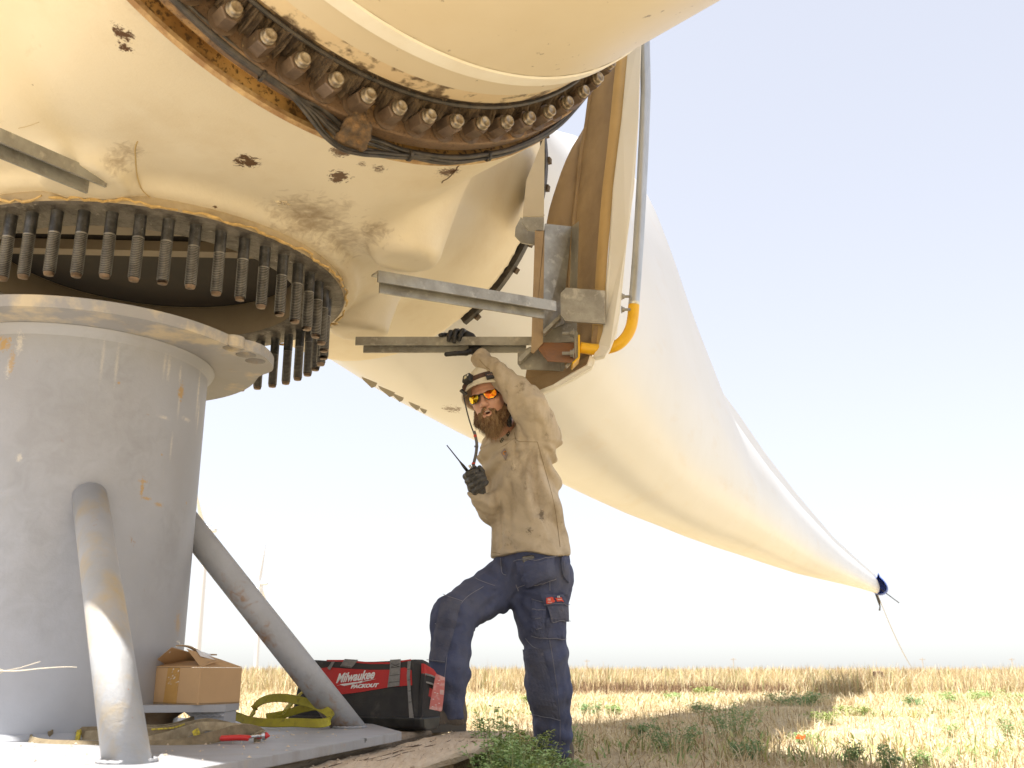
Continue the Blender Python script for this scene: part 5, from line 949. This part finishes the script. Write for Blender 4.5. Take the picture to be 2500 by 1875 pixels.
# shirt
W_ = unit((.60, -.80, 0)); cuffz = P_(1165, 862, 4.12)
ZH = P_(1290, 1352, 4.15)
def shirt_sdf(P):
    chest = cap(P, P_(1258, 1115, 4.27), P_(1278, 1210, 4.27), .128, .124, (W_, 1.38))
    d = sm(chest, cap(P, P_(1278, 1210, 4.27), P_(1292, 1375, 4.28), .124, .142, (W_, 1.32)), .03)
    d = sm(d, cap(P, P_(1222, 1088, 4.36), P_(1302, 1072, 4.18), .062, .075), .06)                 # shoulder line
    arm = cap(P, P_(1322, 1058, 4.15), P_(1290, 988, 4.03), .082, .066); arm = sm(arm, cap(P, P_(1290, 988, 4.03), P_(1225, 922, 4.06), .065, .046), .035); arm = sm(arm, cap(P, P_(1225, 922, 4.06), P_(1180, 884, 4.11), .046, .035), .02)
    arm = sm(arm, cap(P, P_(1188, 892, 4.10), P_(1172, 874, 4.12), .040, .038), .008)
    arm += .0028 * np.sin((P @ unit(P_(1290, 988, 4.03) - P_(1180, 884, 4.11)).astype(np.float32)) * 75 + 3 * np.sin(P[:, 0] * 24) + 2.5 * np.sin(P[:, 2] * 28)) * np.clip((P[:, 2] - 1.25) / .25, 0, 1)
    d = sm(d, arm, .05)
    far = cap(P, P_(1212, 1108, 4.37), P_(1216, 1255, 4.34), .066, .054); far = sm(far, cap(P, P_(1214, 1256, 4.32), P_(1173, 1216, 4.165), .054, .045), .03)
    far += .003 * np.sin(P[:, 2] * 110 + P[:, 0] * 60 + 2 * np.sin(P[:, 1] * 40))
    d = sm(d, far, .022)
    d = sm(d, cap(P, P_(1246, 1078, 4.27), P_(1236, 1052, 4.25), .085, .070), .03); d = smax(d, -ell(P, P_(1222, 1042, 4.18), (.062, .07, .034)), .012)                                # collar opening
    q = P - P_(1250, 1090, 4.1).astype(np.float32)
    d += .0045 * wrink(P, 18, 3, (1.4, 1.4, .4)) - .008 * np.abs(wrink(P, 34, 31, (1.3, 1.3, .5))) + .0016 * wrink(P, 75, 8, (1.2, 1.2, .6))
    # long diagonal drag folds from the raised shoulder to the front hem
    a0 = P_(1312, 1075, 4.06); q = P - a0.astype(np.float32); ang = np.arctan2(q[:, 0] + .3 * q[:, 1], -q[:, 2]); rr = np.sqrt((q * q).sum(1)); m_ = np.exp(-((rr - .28) / .17)**2)
    d += .013 * m_ * np.sin(ang * 13 + 1.5 * np.sin(rr * 12)) * (q[:, 2] < 0.02)
    # bunching at the waist front
    f0 = P_(1222, 1325, 4.1); q = P - f0.astype(np.float32); rr = np.sqrt((q * q).sum(1)); d += .013 * np.exp(-(rr / .09)**2) * np.sin(q[:, 2] * 95 + q[:, 0] * 45)
    hem = (ZH[2] + .006 * np.sin(P[:, 0] * 28) - .04 * (P[:, 0] - ZH[0])) * 1 - .0 ; hem = hem + .05 * (P[:, 0] - ZH[0] > .12) * (P[:, 0] - ZH[0] - .12)
    d = smax(d, hem - P[:, 2], .004)
    cutn = unit(P_(1180, 884, 4.11) - P_(1225, 922, 4.06)); d = smax(d, (P - P_(1168, 868, 4.12).astype(np.float32)) @ cutn.astype(np.float32), .004)
    return d
slo, shi = np.array([-.28, 3.92, .78]), np.array([.34, 4.52, 1.74])
shirtVF = nets(shirt_sdf, slo, shi, .0066); shirt = obj('shirt', shirtVF, shirt_m, person, smooth=True); ST_ = bvh(shirtVF)
# trousers
def trou_sdf(P):
    d = cap(P, P_(1296, 1340, 4.28), P_(1298, 1390, 4.29), .118, .125, (W_, 1.30))
    th = cap(P, P_(1262, 1405, 4.33), P_(1108, 1502, 4.15), .108, .082); d = sm(d, th, .05)
    sh_ = cap(P, P_(1108, 1510, 4.15), P_(1096, 1645, 4.11), .086, .074); sh_ = sm(sh_, cap(P, P_(1096, 1645, 4.11), P_(1098, 1752, 4.12), .072, .050), .03); 
    sh_ += .004 * np.sin(P[:, 2] * 75 + P[:, 0] * 30 + np.sin(P[:, 1] * 40)) * np.clip((.62 - P[:, 2]) * 4, 0, 1)
    d = sm(d, sh_, .04)
    L = cap(P, P_(1335, 1410, 4.25), P_(1320, 1500, 4.27), .108, .104); L = sm(L, cap(P, P_(1320, 1500, 4.27), P_(1334, 1600, 4.28), .102, .086), .03); L = sm(L, cap(P, P_(1334, 1600, 4.28), P_(1339, 1680, 4.32), .086, .090), .02); L = sm(L, cap(P, P_(1339, 1680, 4.33), P_(1350, 1790, 4.40), .090, .074), .02); L = sm(L, cap(P, P_(1350, 1790, 4.40), P_(1345, 1862, 4.44), .074, .068), .02)
    L += .0045 * np.sin(P[:, 2] * 85 + P[:, 0] * 25 + 1.2 * np.sin(P[:, 1] * 22)) * np.clip((.30 - P[:, 2]) * 6, 0, 1) + .004 * np.sin(P[:, 2] * 60 - P[:, 0] * 40) * np.exp(-((P[:, 2] - .50) / .06)**2)
    d = sm(d, L, .03)
    d += .0026 * wrink(P, 20, 11, (1.1, 1.1, 1)) - .0045 * np.abs(wrink(P, 36, 41)) + .0015 * wrink(P, 75, 12)
    # creases fanning from the crotch and behind the bent knee
    for (a, fr, am, R0) in ((P_(1240, 1440, 4.2), 12, .005, .11), (P_(1150, 1525, 4.1), 8, .0045, .10)):
        q = P - a.astype(np.float32); an = np.arctan2(q[:, 2], q[:, 0]); rr = np.sqrt((q * q).sum(1)); d += am * np.exp(-((rr - R0) / .05)**2) * np.sin(an * fr) * np.clip((rr - .03) / .03, 0, 1)
    r1 = P_(1098, 1757, 4.12); r2 = P_(1345, 1872, 4.43)
    sideL = P[:, 0] < -.05
    d = np.maximum(d, np.where(sideL, r1[2] - .0 + .25 * (P[:, 1] - 4.12) * 0 - P[:, 2], .035 - P[:, 2])); d = np.maximum(d, P[:, 2] - P_(1290, 1335, 4.28)[2])
    return d
tVF = nets(trou_sdf, (-.42, 3.95, .0), (.36, 4.56, .92), .0066); trou = obj('trousers', tVF, jean_m, person, smooth=True); TT = bvh(tVF)
# boots
Bd = unit((-.80, -.60, 0)); Bs = np.array([-Bd[1], Bd[0], 0]); BR = np.stack([Bd, Bs, (0, 0, 1)])
def boot(c, nm):
    c = np.array(c)
    def f_(P):
        d = rbox(P, c + Bd * .045 + (0, 0, .050), (.145, .047, .042), .035, BR); d = sm(d, cap(P, c - Bd * .05 + (0, 0, .07), c - Bd * .055 + (0, 0, .12), .048, .046), .04); d = sm(d, ell(P, c + Bd * .13 + (0, 0, .045), (.065, .05, .042), BR), .03)
        return np.maximum(d, .02 - (P[:, 2] - c[2])) + .001 * wrink(P, 60, 2)
    b = obj('boot', nets(f_, c - (.26, .24, .0), c + (.2, .2, .24), .008), boot_m, person, smooth=True)
    o = [(.19, .0), (.17, .035), (.1, .05), (.0, .045), (-.08, .045), (-.105, .02), (-.105, -.02), (-.08, -.045), (0, -.045), (.1, -.05), (.17, -.035)]
    obj('boot_sole', polyplate([c + Bd * a + Bs * b_ for a, b_ in o], (0, 0, 1), .028), sole_m, b)
boot(np.array([*P_(1078, 1765, 4.11)[:2], .156]), 'r'); boot(np.array([*P_(1345, 1860, 4.44)[:2], -.008]), 'l')

# gloved hand on the beam -----------------------------------------------------
def fing(P, pts, rs, d=None, k=.004):
    for a, b, r0, r1 in zip(pts[:-1], pts[1:], rs[:-1], rs[1:]):
        c = cap(P, a, b, r0, r1); d = c if d is None else sm(d, c, k)
    return d
def hand_up(P):
    d = cap(P, P_(1180, 884, 4.12), P_(1160, 850, 4.175), .028, .027)
    d = sm(d, cap(P, P_(1158, 838, 4.185), P_(1128, 822, 4.185), .024, .022, (unit((0, -.3, 1)), 1.2)), .02)
    d = sm(d, cap(P, P_(1150, 822, 4.18), P_(1132, 812, 4.165), .018, .016), .012)
    for q, r in (([P_(1145, 822, 4.185), P_(1132, 808, 4.15), P_(1129, 807, 4.115), P_(1123, 821, 4.105), P_(1121, 829, 4.108)], .0105), ([P_(1135, 820, 4.185), P_(1118, 808, 4.15), P_(1113, 808, 4.112), P_(1109, 824, 4.100), P_(1108, 834, 4.104)], .0108), ([P_(1128, 822, 4.185), P_(1105, 811, 4.15), P_(1100, 811, 4.112), P_(1096, 823, 4.102), P_(1095, 830, 4.106)], .0102), ([P_(1120, 824, 4.185), P_(1096, 817, 4.16), P_(1086, 817, 4.135), P_(1078, 818, 4.115), P_(1074, 818, 4.11)], .0088)):
        d = sm(d, fing(P, q, [r * 1.1, r * 1.02, r, r * .95, r * .88]), .0035)
    d = sm(d, fing(P, [P_(1158, 852, 4.17), P_(1138, 862, 4.14), P_(1112, 863, 4.11), P_(1090, 865, 4.10)], [.018, .012, .0105, .0105]), .006)
    return d
obj('glove', nets(hand_up, P_(1118, 845, 4.14) - (.13, .085, .075), P_(1118, 845, 4.14) + (.15, .085, .09), .0025), glove_k, person, smooth=True, label='black glove closed over the beam')
# gloved hand with the radio ---------------------------------------------------
YR = 4.12
def hand_rad(P):
    d = cap(P, P_(1174, 1222, YR + .06), P_(1168, 1200, YR + .04), .030, .030)
    d = sm(d, cap(P, P_(1160, 1188, YR + .03), P_(1152, 1165, YR + .02), .030, .026, (unit((1, .2, .6)), 1.15)), .02)
    for q, r in (([P_(1146, 1178, YR + .03), P_(1137, 1163, YR - .00), P_(1142, 1158, YR - .03), P_(1156, 1153, YR - .04), P_(1163, 1150, YR - .035)], .0118), ([P_(1150, 1188, YR + .02), P_(1142, 1175, YR - .01), P_(1150, 1170, YR - .04), P_(1164, 1161, YR - .048), P_(1174, 1158, YR - .035)], .0118), ([P_(1155, 1196, YR + .02), P_(1150, 1186, YR - .015), P_(1160, 1180, YR - .045), P_(1174, 1170, YR - .05), P_(1183, 1167, YR - .035)], .0115), ([P_(1160, 1204, YR + .02), P_(1159, 1198, YR - .015), P_(1168, 1191, YR - .04), P_(1180, 1182, YR - .045), P_(1188, 1177, YR - .03)], .0108)):
        d = sm(d, fing(P, q, [r * 1.15, r * 1.1, r * 1.05, r, r * .92]), .0028)
    d = sm(d, fing(P, [P_(1170, 1190, YR + .03), P_(1180, 1168, YR + .02), P_(1176, 1150, YR), P_(1171, 1142, YR - .01)], [.018, .014, .0125, .011]), .006)
    return d
obj('glove', nets(hand_rad, P_(1160, 1180, YR) - (.085, .09, .125), P_(1160, 1180, YR) + (.08, .11, .09), .0025), glove_g, person, smooth=True, label='grey glove closed round the radio')
# radio (held: a thing of its own)
ra = unit(P_(1139, 1137, YR) - P_(1163, 1172, YR)); rx_ = unit(P_(1172, 1136, YR) - P_(1142, 1150, YR)); rx_ = unit(rx_ - ra * (rx_ @ ra)); rn = np.cross(rx_, ra); RR = np.stack([rx_, rn, ra]).T
rc_ = P_(1158, 1158, YR - .005); radio = thing('two_way_radio', 'black handheld two way radio with long antenna in the grey glove', 'radio', tuple(rc_))
o_ = obj('radio_body', box(rc_ - ra * .02, (.052, .030, .095), RR), black, radio); bv = o_.modifiers.new('b', 'BEVEL'); bv.width = .004; bv.segments = 2
ab = P_(1142, 1151, YR - .005); at_ = P_(1091, 1087, YR - .02)
obj('antenna', tube([ab, ab + (at_ - ab) * .22, ab + (at_ - ab) * .40, at_ * .985 + ab * .015, at_], [.0072, .0062, .003, .0022, .0032], 8), black, radio, smooth=True)
for dx, r in ((.004, .0055), (.018, .005)): c_ = rc_ + ra * .028 + rx_ * dx; obj('knob', tube([c_, c_ + ra * .016], r, 12), stl, radio)
obj('speaker_grille', box(rc_ - rn * .0155 + ra * .0, (.034, .002, .03), RR), sole_m, radio)

# helmet ------------------------------------------------------------------------
def helm_sdf(P):
    q = (P - H0.astype(np.float32)) @ HR.T.astype(np.float32)
    o = ell(P, hd(0, -.008, .020), (.122, .146, .136), HR); i = ell(P, hd(0, -.008, .016), (.114, .138, .127), HR)
    o = sm(o, ell(P, hd(0, -.01, .09), (.03, .11, .066), HR), .03)
    cut = (.012 + .30 * q[:, 1]) - q[:, 2]
    d = np.maximum(np.maximum(o, -i), cut)
    rim = np.maximum(np.maximum(o - .004, -i), np.maximum(cut, -(cut + .008)))
    return np.minimum(d, rim)
hVF = nets(helm_sdf, H0 - (.17, .19, .10), H0 + (.17, .19, .19), .0042); helm = obj('helmet', hVF, helm_m, person, smooth=True); HB = bvh(hVF)
def onh(px, py, off): h, n = hit(HB, px, py); return (np.array(h) + np.array(n) * off, np.array(n)) if h is not None else (at(px, py, 4.05), np.array([0, -1., 0]))
sp_ = [onh(*p, .004)[0] for p in [(1131, 965), (1134, 952), (1139, 940), (1148, 930), (1157, 925), (1167, 921), (1178, 917), (1190, 914), (1203, 912), (1216, 912)]]
brs = mat('brown_elastic', (.07, .04, .03), (.12, .06, .04), ns=80, rough=.8)
obj('headlamp_strap', ribbon(spline(sp_, 30), Hu, .020, .003), brs, helm)
c_, n = onh(1148, 929, .014); xx_ = unit(np.cross(Hu, n)); uu = np.cross(n, xx_); R_ = np.stack([xx_, uu, n]).T
lamp = obj('headlamp', box(c_, (.044, .040, .030), R_), black, helm); bv = lamp.modifiers.new('b', 'BEVEL'); bv.width = .008; bv.segments = 3
obj('lamp_lens', lathe([(0, .002), (.008, .002), (.009, 0)], 16, Mcols(xx_, uu, n, c_ + n * .0145)), mat('lamp_reflector', (.75, .70, .5), rough=.15, metal=.3), lamp)
obj('lamp_lens', lathe([(0, .002), (.0035, .002), (.0045, 0)], 12, Mcols(xx_, uu, n, c_ + n * .0145 + xx_ * .014 + uu * .006)), npm, lamp)
c_, n = onh(1196, 920, .007); xx_ = unit(np.cross(Hu, n)); uu = np.cross(n, xx_); R_ = np.stack([xx_, uu, n]).T
o_ = obj('strap_clip', box(c_, (.034, .030, .010), R_), black, helm); text3d('lettering', 'PETZL', Mcols(xx_, uu, n, c_ + n * .0052 - xx_ * .014 - uu * .001), .010, mat('tan_print', (.45, .28, .2), rough=.7), o_)
c_, n = onh(1133, 955, .006); xx_ = unit(np.cross(Hu, n)); uu = np.cross(n, xx_); obj('strap_clip', box(c_, (.016, .032, .008), np.stack([xx_, uu, n]).T), black, helm)
# chin straps
for L in ([(1133, 972), (1139, 1000), (1147, 1030), (1156, 1056)], [(1217, 940), (1228, 962), (1238, 995), (1244, 1025)]):
    obj('chin_strap', tube(spline([at(*p, 4.062 if L[0][0] < 1200 else 4.085) for p in L], 16), .0032, 6), black, helm)
obj('chin_pad', nets(lambda P: ell(P, at(1243, 1022, 4.1), (.012, .018, .04)) + .003 * wrink(P, 200, 4), at(1243, 1022, 4.1) - .05, at(1243, 1022, 4.1) + .05, .004), black, helm, smooth=True)
lany = obj('lanyard', ribbon(spline([at(1157, 1052, 4.05), at(1161, 1066, 4.05), at(1164, 1085, 4.05), at(1162, 1108, 4.06), at(1157, 1130, 4.08), at(1156, 1140, 4.09)], 30), (1, .1, .1), .0125, .003), strap_m, person)
red_c = mat('red_clip', (.5, .05, .03), rough=.5)
obj('clip', box(at(1160, 1064, 4.047), (.013, .005, .010)), red_c, lany); obj('clip', box(at(1156, 1131, 4.077), (.014, .006, .006)), red_c, lany); obj('slide_buckle', box(at(1163, 1090, 4.047), (.017, .005, .007)), strap_m, lany)

# glasses --------------------------------------------------------------------------
fr_m = mat('glossy_black_frame', (.015, .014, .014), rough=.25); lens_y = mat('mirror_lens_yellow', (.95, .62, .04), (.80, .38, .02), ns=60, rough=.06, metal=1, lo=.45, hi=.55); lens_o = mat('mirror_lens_orange', (.92, .40, .03), (.70, .13, .02), ns=34, rough=.06, metal=1, lo=.47, hi=.55)
gl = link(bpy.data.objects.new('sunglasses', None), person, Matrix.Translation(Vector(hd(0, .1, 0))))
def lensplate(s, sc, f0, m, nm):
    o = [(.008, .010), (.03, .017), (.062, .019), (.068, .010), (.064, -.010), (.052, -.020), (.024, -.021), (.013, -.010)]; c = np.mean(o, 0)
    P2 = [((x - c[0]) * sc + c[0], (y - c[1]) * sc + c[1]) for x, y in o]
    F_ = lambda x: f0 - 5.5 * x * x
    V = [hd(s * x, F_(x), y + .002) for x, y in P2] + [hd(s * c[0], F_(c[0]) + .0035, c[1] + .002)]; k = len(P2)
    B_ = [v - Hf * .003 for v in V]; F = [(i, (i + 1) % k, k) for i in range(k)] + [((i + 1) % k + k + 1, i + k + 1, 2 * k + 1) for i in range(k)] + [(i, i + k + 1, (i + 1) % k + k + 1, (i + 1) % k) for i in range(k)]
    return obj(nm, (np.array(V + B_), F), m, gl, recalc=True)
for s, m in ((-1, lens_y), (1, lens_o)): lensplate(s, 1.0, .112, fr_m, 'frame'); lensplate(s, .86, .1145, m, 'lens')
obj('nose_bridge', tube([hd(-.012, .112, .008), hd(0, .114, .010), hd(.012, .112, .008)], .004, 6), fr_m, gl)
for s in (-1, 1): obj('temple', ribbon(spline([hd(.065 * s, .088, .008), hd(.076 * s, .06, .008), hd(.082 * s, .02, .006), hd(.084 * s, -.02, .004)], 12), Hu, np.linspace(.017, .007, 12), .004), fr_m, gl)
# beard
def beard_sdf(P):
    q = (P - H0.astype(np.float32)) @ HR.T.astype(np.float32)
    d = ell(P, hd(0, .046, -.095), (.056, .052, .050), HR)
    d = sm(d, ell(P, hd(0, .060, -.132), (.034, .034, .040), HR), .02)
    for s in (-1, 1):
        d = sm(d, cap(P, hd(.070 * s, .010, -.030), hd(.056 * s, .038, -.085), .014, .028), .02)
        d = sm(d, cap(P, hd(.004 * s, .098, -.051), hd(.030 * s, .084, -.066), .006, .009), .006)
        d = sm(d, cap(P, hd(.032 * s, .080, -.070), hd(.030 * s, .078, -.095), .010, .012), .008)
    d = smax(d, -ell(P, hd(0, .100, -.069), (.0215, .03, .014), HR), .004)
    return d + .0022 * wrink(P, 170, 21, (1, 1, .45)) + .0012 * wrink(P, 330, 22, (1, 1, .4))
bdVF = nets(beard_sdf, H0 - (.12, .17, .21), H0 + (.12, .1, .02), .0032); beard = obj('beard', bdVF, beard_m, person, smooth=True)
bm = bpy.data.meshes.new('tmp'); bpy.data.meshes.remove(bm)
Vb, Fb = bdVF; fc_ = Vb[Fb].mean(1); fn_ = np.cross(Vb[Fb[:, 1]] - Vb[Fb[:, 0]], Vb[Fb[:, 2]] - Vb[Fb[:, 0]]); fn_ /= np.linalg.norm(fn_, axis=1)[:, None] + 1e-9
qk = (fc_ - H0) @ HR.T; okf = np.where((qk[:, 2] < -.02) & ((fn_ @ Hf > -.3)))[0]; pick = rng.choice(okf, 5200); c0 = fc_[pick]; n0_ = fn_[pick]; dn = n0_ * .5 - Hu * .9 + rng.normal(0, .22, (5200, 3)) + Hf * .1; dn /= np.linalg.norm(dn, axis=1)[:, None]; ln_ = rng.uniform(.006, .017, 5200) * (1 + 1.0 * (qk[pick, 2] < -.11)); sd_ = np.cross(dn, n0_ + 1e-3); sd_ /= np.linalg.norm(sd_, axis=1)[:, None]
mouthm = (np.abs(qk[pick, 0]) < .024) & (qk[pick, 2] > -.085) & (qk[pick, 2] < -.05); ln_[mouthm] *= .25
V = np.stack([c0 - sd_ * .0007, c0 + sd_ * .0007, c0 + dn * ln_[:, None]], 1).reshape(-1, 3); hb = obj('beard_hair', (V, np.arange(len(V)).reshape(-1, 3)), mat('beard_hair_light', (.46, .30, .15), rough=.6), person); hb.data.materials.append(beard_d); hb.data.materials.append(beard_m); dk_ = (np.abs(qk[pick, 0]) > .045); hb.data.polygons.foreach_set('material_index', np.where(dk_ & (rng.uniform(0, 1, 5200) < .75), 1, rng.choice([0, 2], 5200, p=[.45, .55])).astype(np.int32))
obj('mouth', ell_ if False else lathe([(0, -.001), (.017, 0), (.018, .001)], 16, Mcols(Hr, Hu * .42, Hf, hd(0, .078, -.067))), mat('mouth_dark', (.05, .012, .01), rough=.6), person)
obj('teeth', ribbon([hd(-.014, .083, -.0605), hd(0, .088, -.060), hd(.014, .083, -.0605)], Hu, .006, .002), mat('teeth', (.75, .68, .55), rough=.3), person)
# clothing pieces -------------------------------------------------------------------
def pq(L, s=.3467, x0=1000, y0=1300): return [(x0 + s * a, y0 + s * b) for a, b in L]
patch('knee_panel', pq([(232, 445), (365, 492), (252, 925), (145, 908)]), TT, jean_w, trou, .007, 8, 16, .004)
patch('knee_panel', pq([(805, 825), (935, 815), (1060, 1315), (858, 1275)]), TT, jean_w, trou, .006, 8, 16, .004)
patch('holster_back', pq([(755, 128), (985, 120), (1000, 200), (770, 240)]), TT, jean_m, trou, .007, 8, 5)
patch('holster_pocket', pq([(768, 210), (1002, 160), (1022, 320), (825, 405)]), TT, jean_m, trou, .020, 10, 10, .014)
patch('front_pocket', pq([(460, 195), (540, 125), (590, 170), (545, 228)]), TT, jean_m, trou, .014, 5, 5, .006)
patch('back_pocket', pq([(1060, 105), (1125, 100), (1112, 352), (1070, 300)]), TT, jean_m, trou, .009, 5, 9, .006)
patch('tool_pocket', pq([(866, 476), (962, 485), (950, 748), (860, 712)]), TT, jean_m, trou, .009, 5, 9, .003)
patch('cargo_pocket', pq([(960, 600), (1084, 590), (1082, 745), (950, 750)]), TT, jean_m, trou, .010, 6, 7, .008)
patch('cargo_pocket', pq([(958, 515), (1092, 512), (1094, 618), (985, 628)]), TT, jean_w, trou, .020, 6, 5, .004)
patch('pocket_flap', pq([(928, 432), (1087, 430), (1090, 510), (955, 515)]), TT, jean_m, trou, .022, 6, 4, .003)
rl = mat('red_label', (.70, .07, .04), rough=.6)
for L, tx in (([(955, 452), (1002, 446), (1006, 490), (960, 494)], 'FR'), ([(1012, 448), (1050, 446), (1057, 484), (1022, 488)], 'FR')):
    lb = patch('garment_label', pq(L), TT, rl, trou, .029, 3, 3)
    c0_ = [surf(TT, *p, .032) for p in pq(L)]; c0_ = [np.array(v) for v in c0_]; ex = unit(c0_[1] - c0_[0]); ez = unit(np.cross(ex, c0_[0] - c0_[3])); ey = np.cross(ez, ex)
    if ez[1] > 0: ez = -ez
    text3d('lettering', tx, Mcols(ex, ey, ez, c0_[3] + ex * .004 + ey * .012), .013, wh, lb)
    obj('label_print', box(c0_[3] + ex * .013 + ey * .006 + ez * .001, (.018, .001, .0016)), wh, lb)
for L in [[(520, 380), (370, 490), (290, 700), (250, 990), (245, 1080)], [(985, 760), (1010, 900), (1050, 1200), (1060, 1400), (1050, 1640)], [(815, 745), (870, 805), (935, 825)], [(378, 262), (480, 330), (600, 375)], [(640, 180), (650, 280), (680, 300)], [(985, 160), (988, 410)], [(180, 640), (250, 690), (290, 690)]]:
    seam('seam', pq(L), TT, thr, trou, .0013, .0005)
for L, o in [([(866, 540), (955, 552)], .0135), ([(866, 476), (962, 485)], .0135), ([(860, 712), (950, 748), (1082, 745)], .016), ([(770, 216), (880, 200), (1002, 166)], .034), ([(780, 360), (825, 400), (1020, 318)], .03), ([(985, 622), (1094, 612)], .026), ([(945, 500), (1090, 500)], .028), ([(892, 610), (925, 600)], .016), ([(892, 668), (925, 658)], .016), ([(255, 918), (140, 900)], .013), ([(862, 1268), (1055, 1308)], .013), ([(240, 452), (362, 496)], .013)]:
    seam('stitching', pq(L), TT, thr, trou, .0012, o)
ph_c = surf(TT, 1293, 1366, .020); phone = obj('phone', box(ph_c + np.array([0, 0, -.012]), (.050, .010, .05), Matrix.Rotation(-.12, 3, 'Y')), mat('phone_glass', (.10, .085, .065), (.3, .27, .2), ns=12, rough=.12, metal=.3), label='dark phone sticking out of the trouser holster pocket', cat='phone'); bv = phone.modifiers.new('b', 'BEVEL'); bv.width = .004; bv.segments = 2
pm = pocket = patch('chest_pocket', [(1213, 1100), (1258, 1070), (1259, 1150), (1234, 1142)], ST_, shirt_m, shirt, .003, 6, 8, .001)
lg = mat('tan_grey_patch', (.33, .27, .25), rough=.8); orm = mat('orange_stitch', (.60, .28, .06), rough=.8)
patch('logo_patch', [(1234, 1097), (1243, 1110), (1234, 1122), (1225, 1108)], ST_, lg, shirt, .0075, 3, 3)
c_ = surf(ST_, 1234, 1108, .0095)
_h, _n = hit(ST_, 1234, 1108); _n = np.array(_n) if _n is not None else np.array([0, -1., 0]); ex = unit(np.cross((0, 0, 1), -_n)) * -1; ex = ex if ex[0] > 0 else -ex; ey = unit(np.cross(_n, ex)); 
tt = np.linspace(.6, 5.2, 14); obj('logo_mark', tube([c_ + ex * .0055 * cos(t) * (1 + .3 * sin(2 * t)) + ey * .0065 * sin(t) + _n * .002 for t in tt], .0022, 5), orm, shirt)
for chs, px, py in (('en', 1226, 1082), ('gy', 1240, 1068)):
    _h, _n = hit(ST_, px + 4, py)
    if _h is None: continue
    _n = np.array(_n); ex = unit(at(px + 10, py - 8, 4.1) - at(px, py, 4.1)); ex = unit(ex - _n * (ex @ _n)); ey = np.cross(_n, ex); text3d('lettering', chs, Mcols(ex, ey, _n, np.array(surf(ST_, px, py, .009))), .028, mat('dark_print', (.05, .06, .04), rough=.8), shirt, ext=.001)
sth = mat('tan_thread', (.27, .20, .12), rough=.9)
for L in [[(1312, 1079), (1336, 1167), (1355, 1242), (1367, 1335)], [(1256, 1056), (1262, 1075), (1285, 1078), (1312, 1079)], [(1190, 1345), (1230, 1352), (1290, 1348), (1388, 1334)], [(1213, 1100), (1258, 1069)], [(1216, 1108), (1259, 1079)], [(1170, 878), (1186, 895), (1196, 902)]]:
    seam('seam', L, ST_, sth, shirt, .0012, .0006)
#END
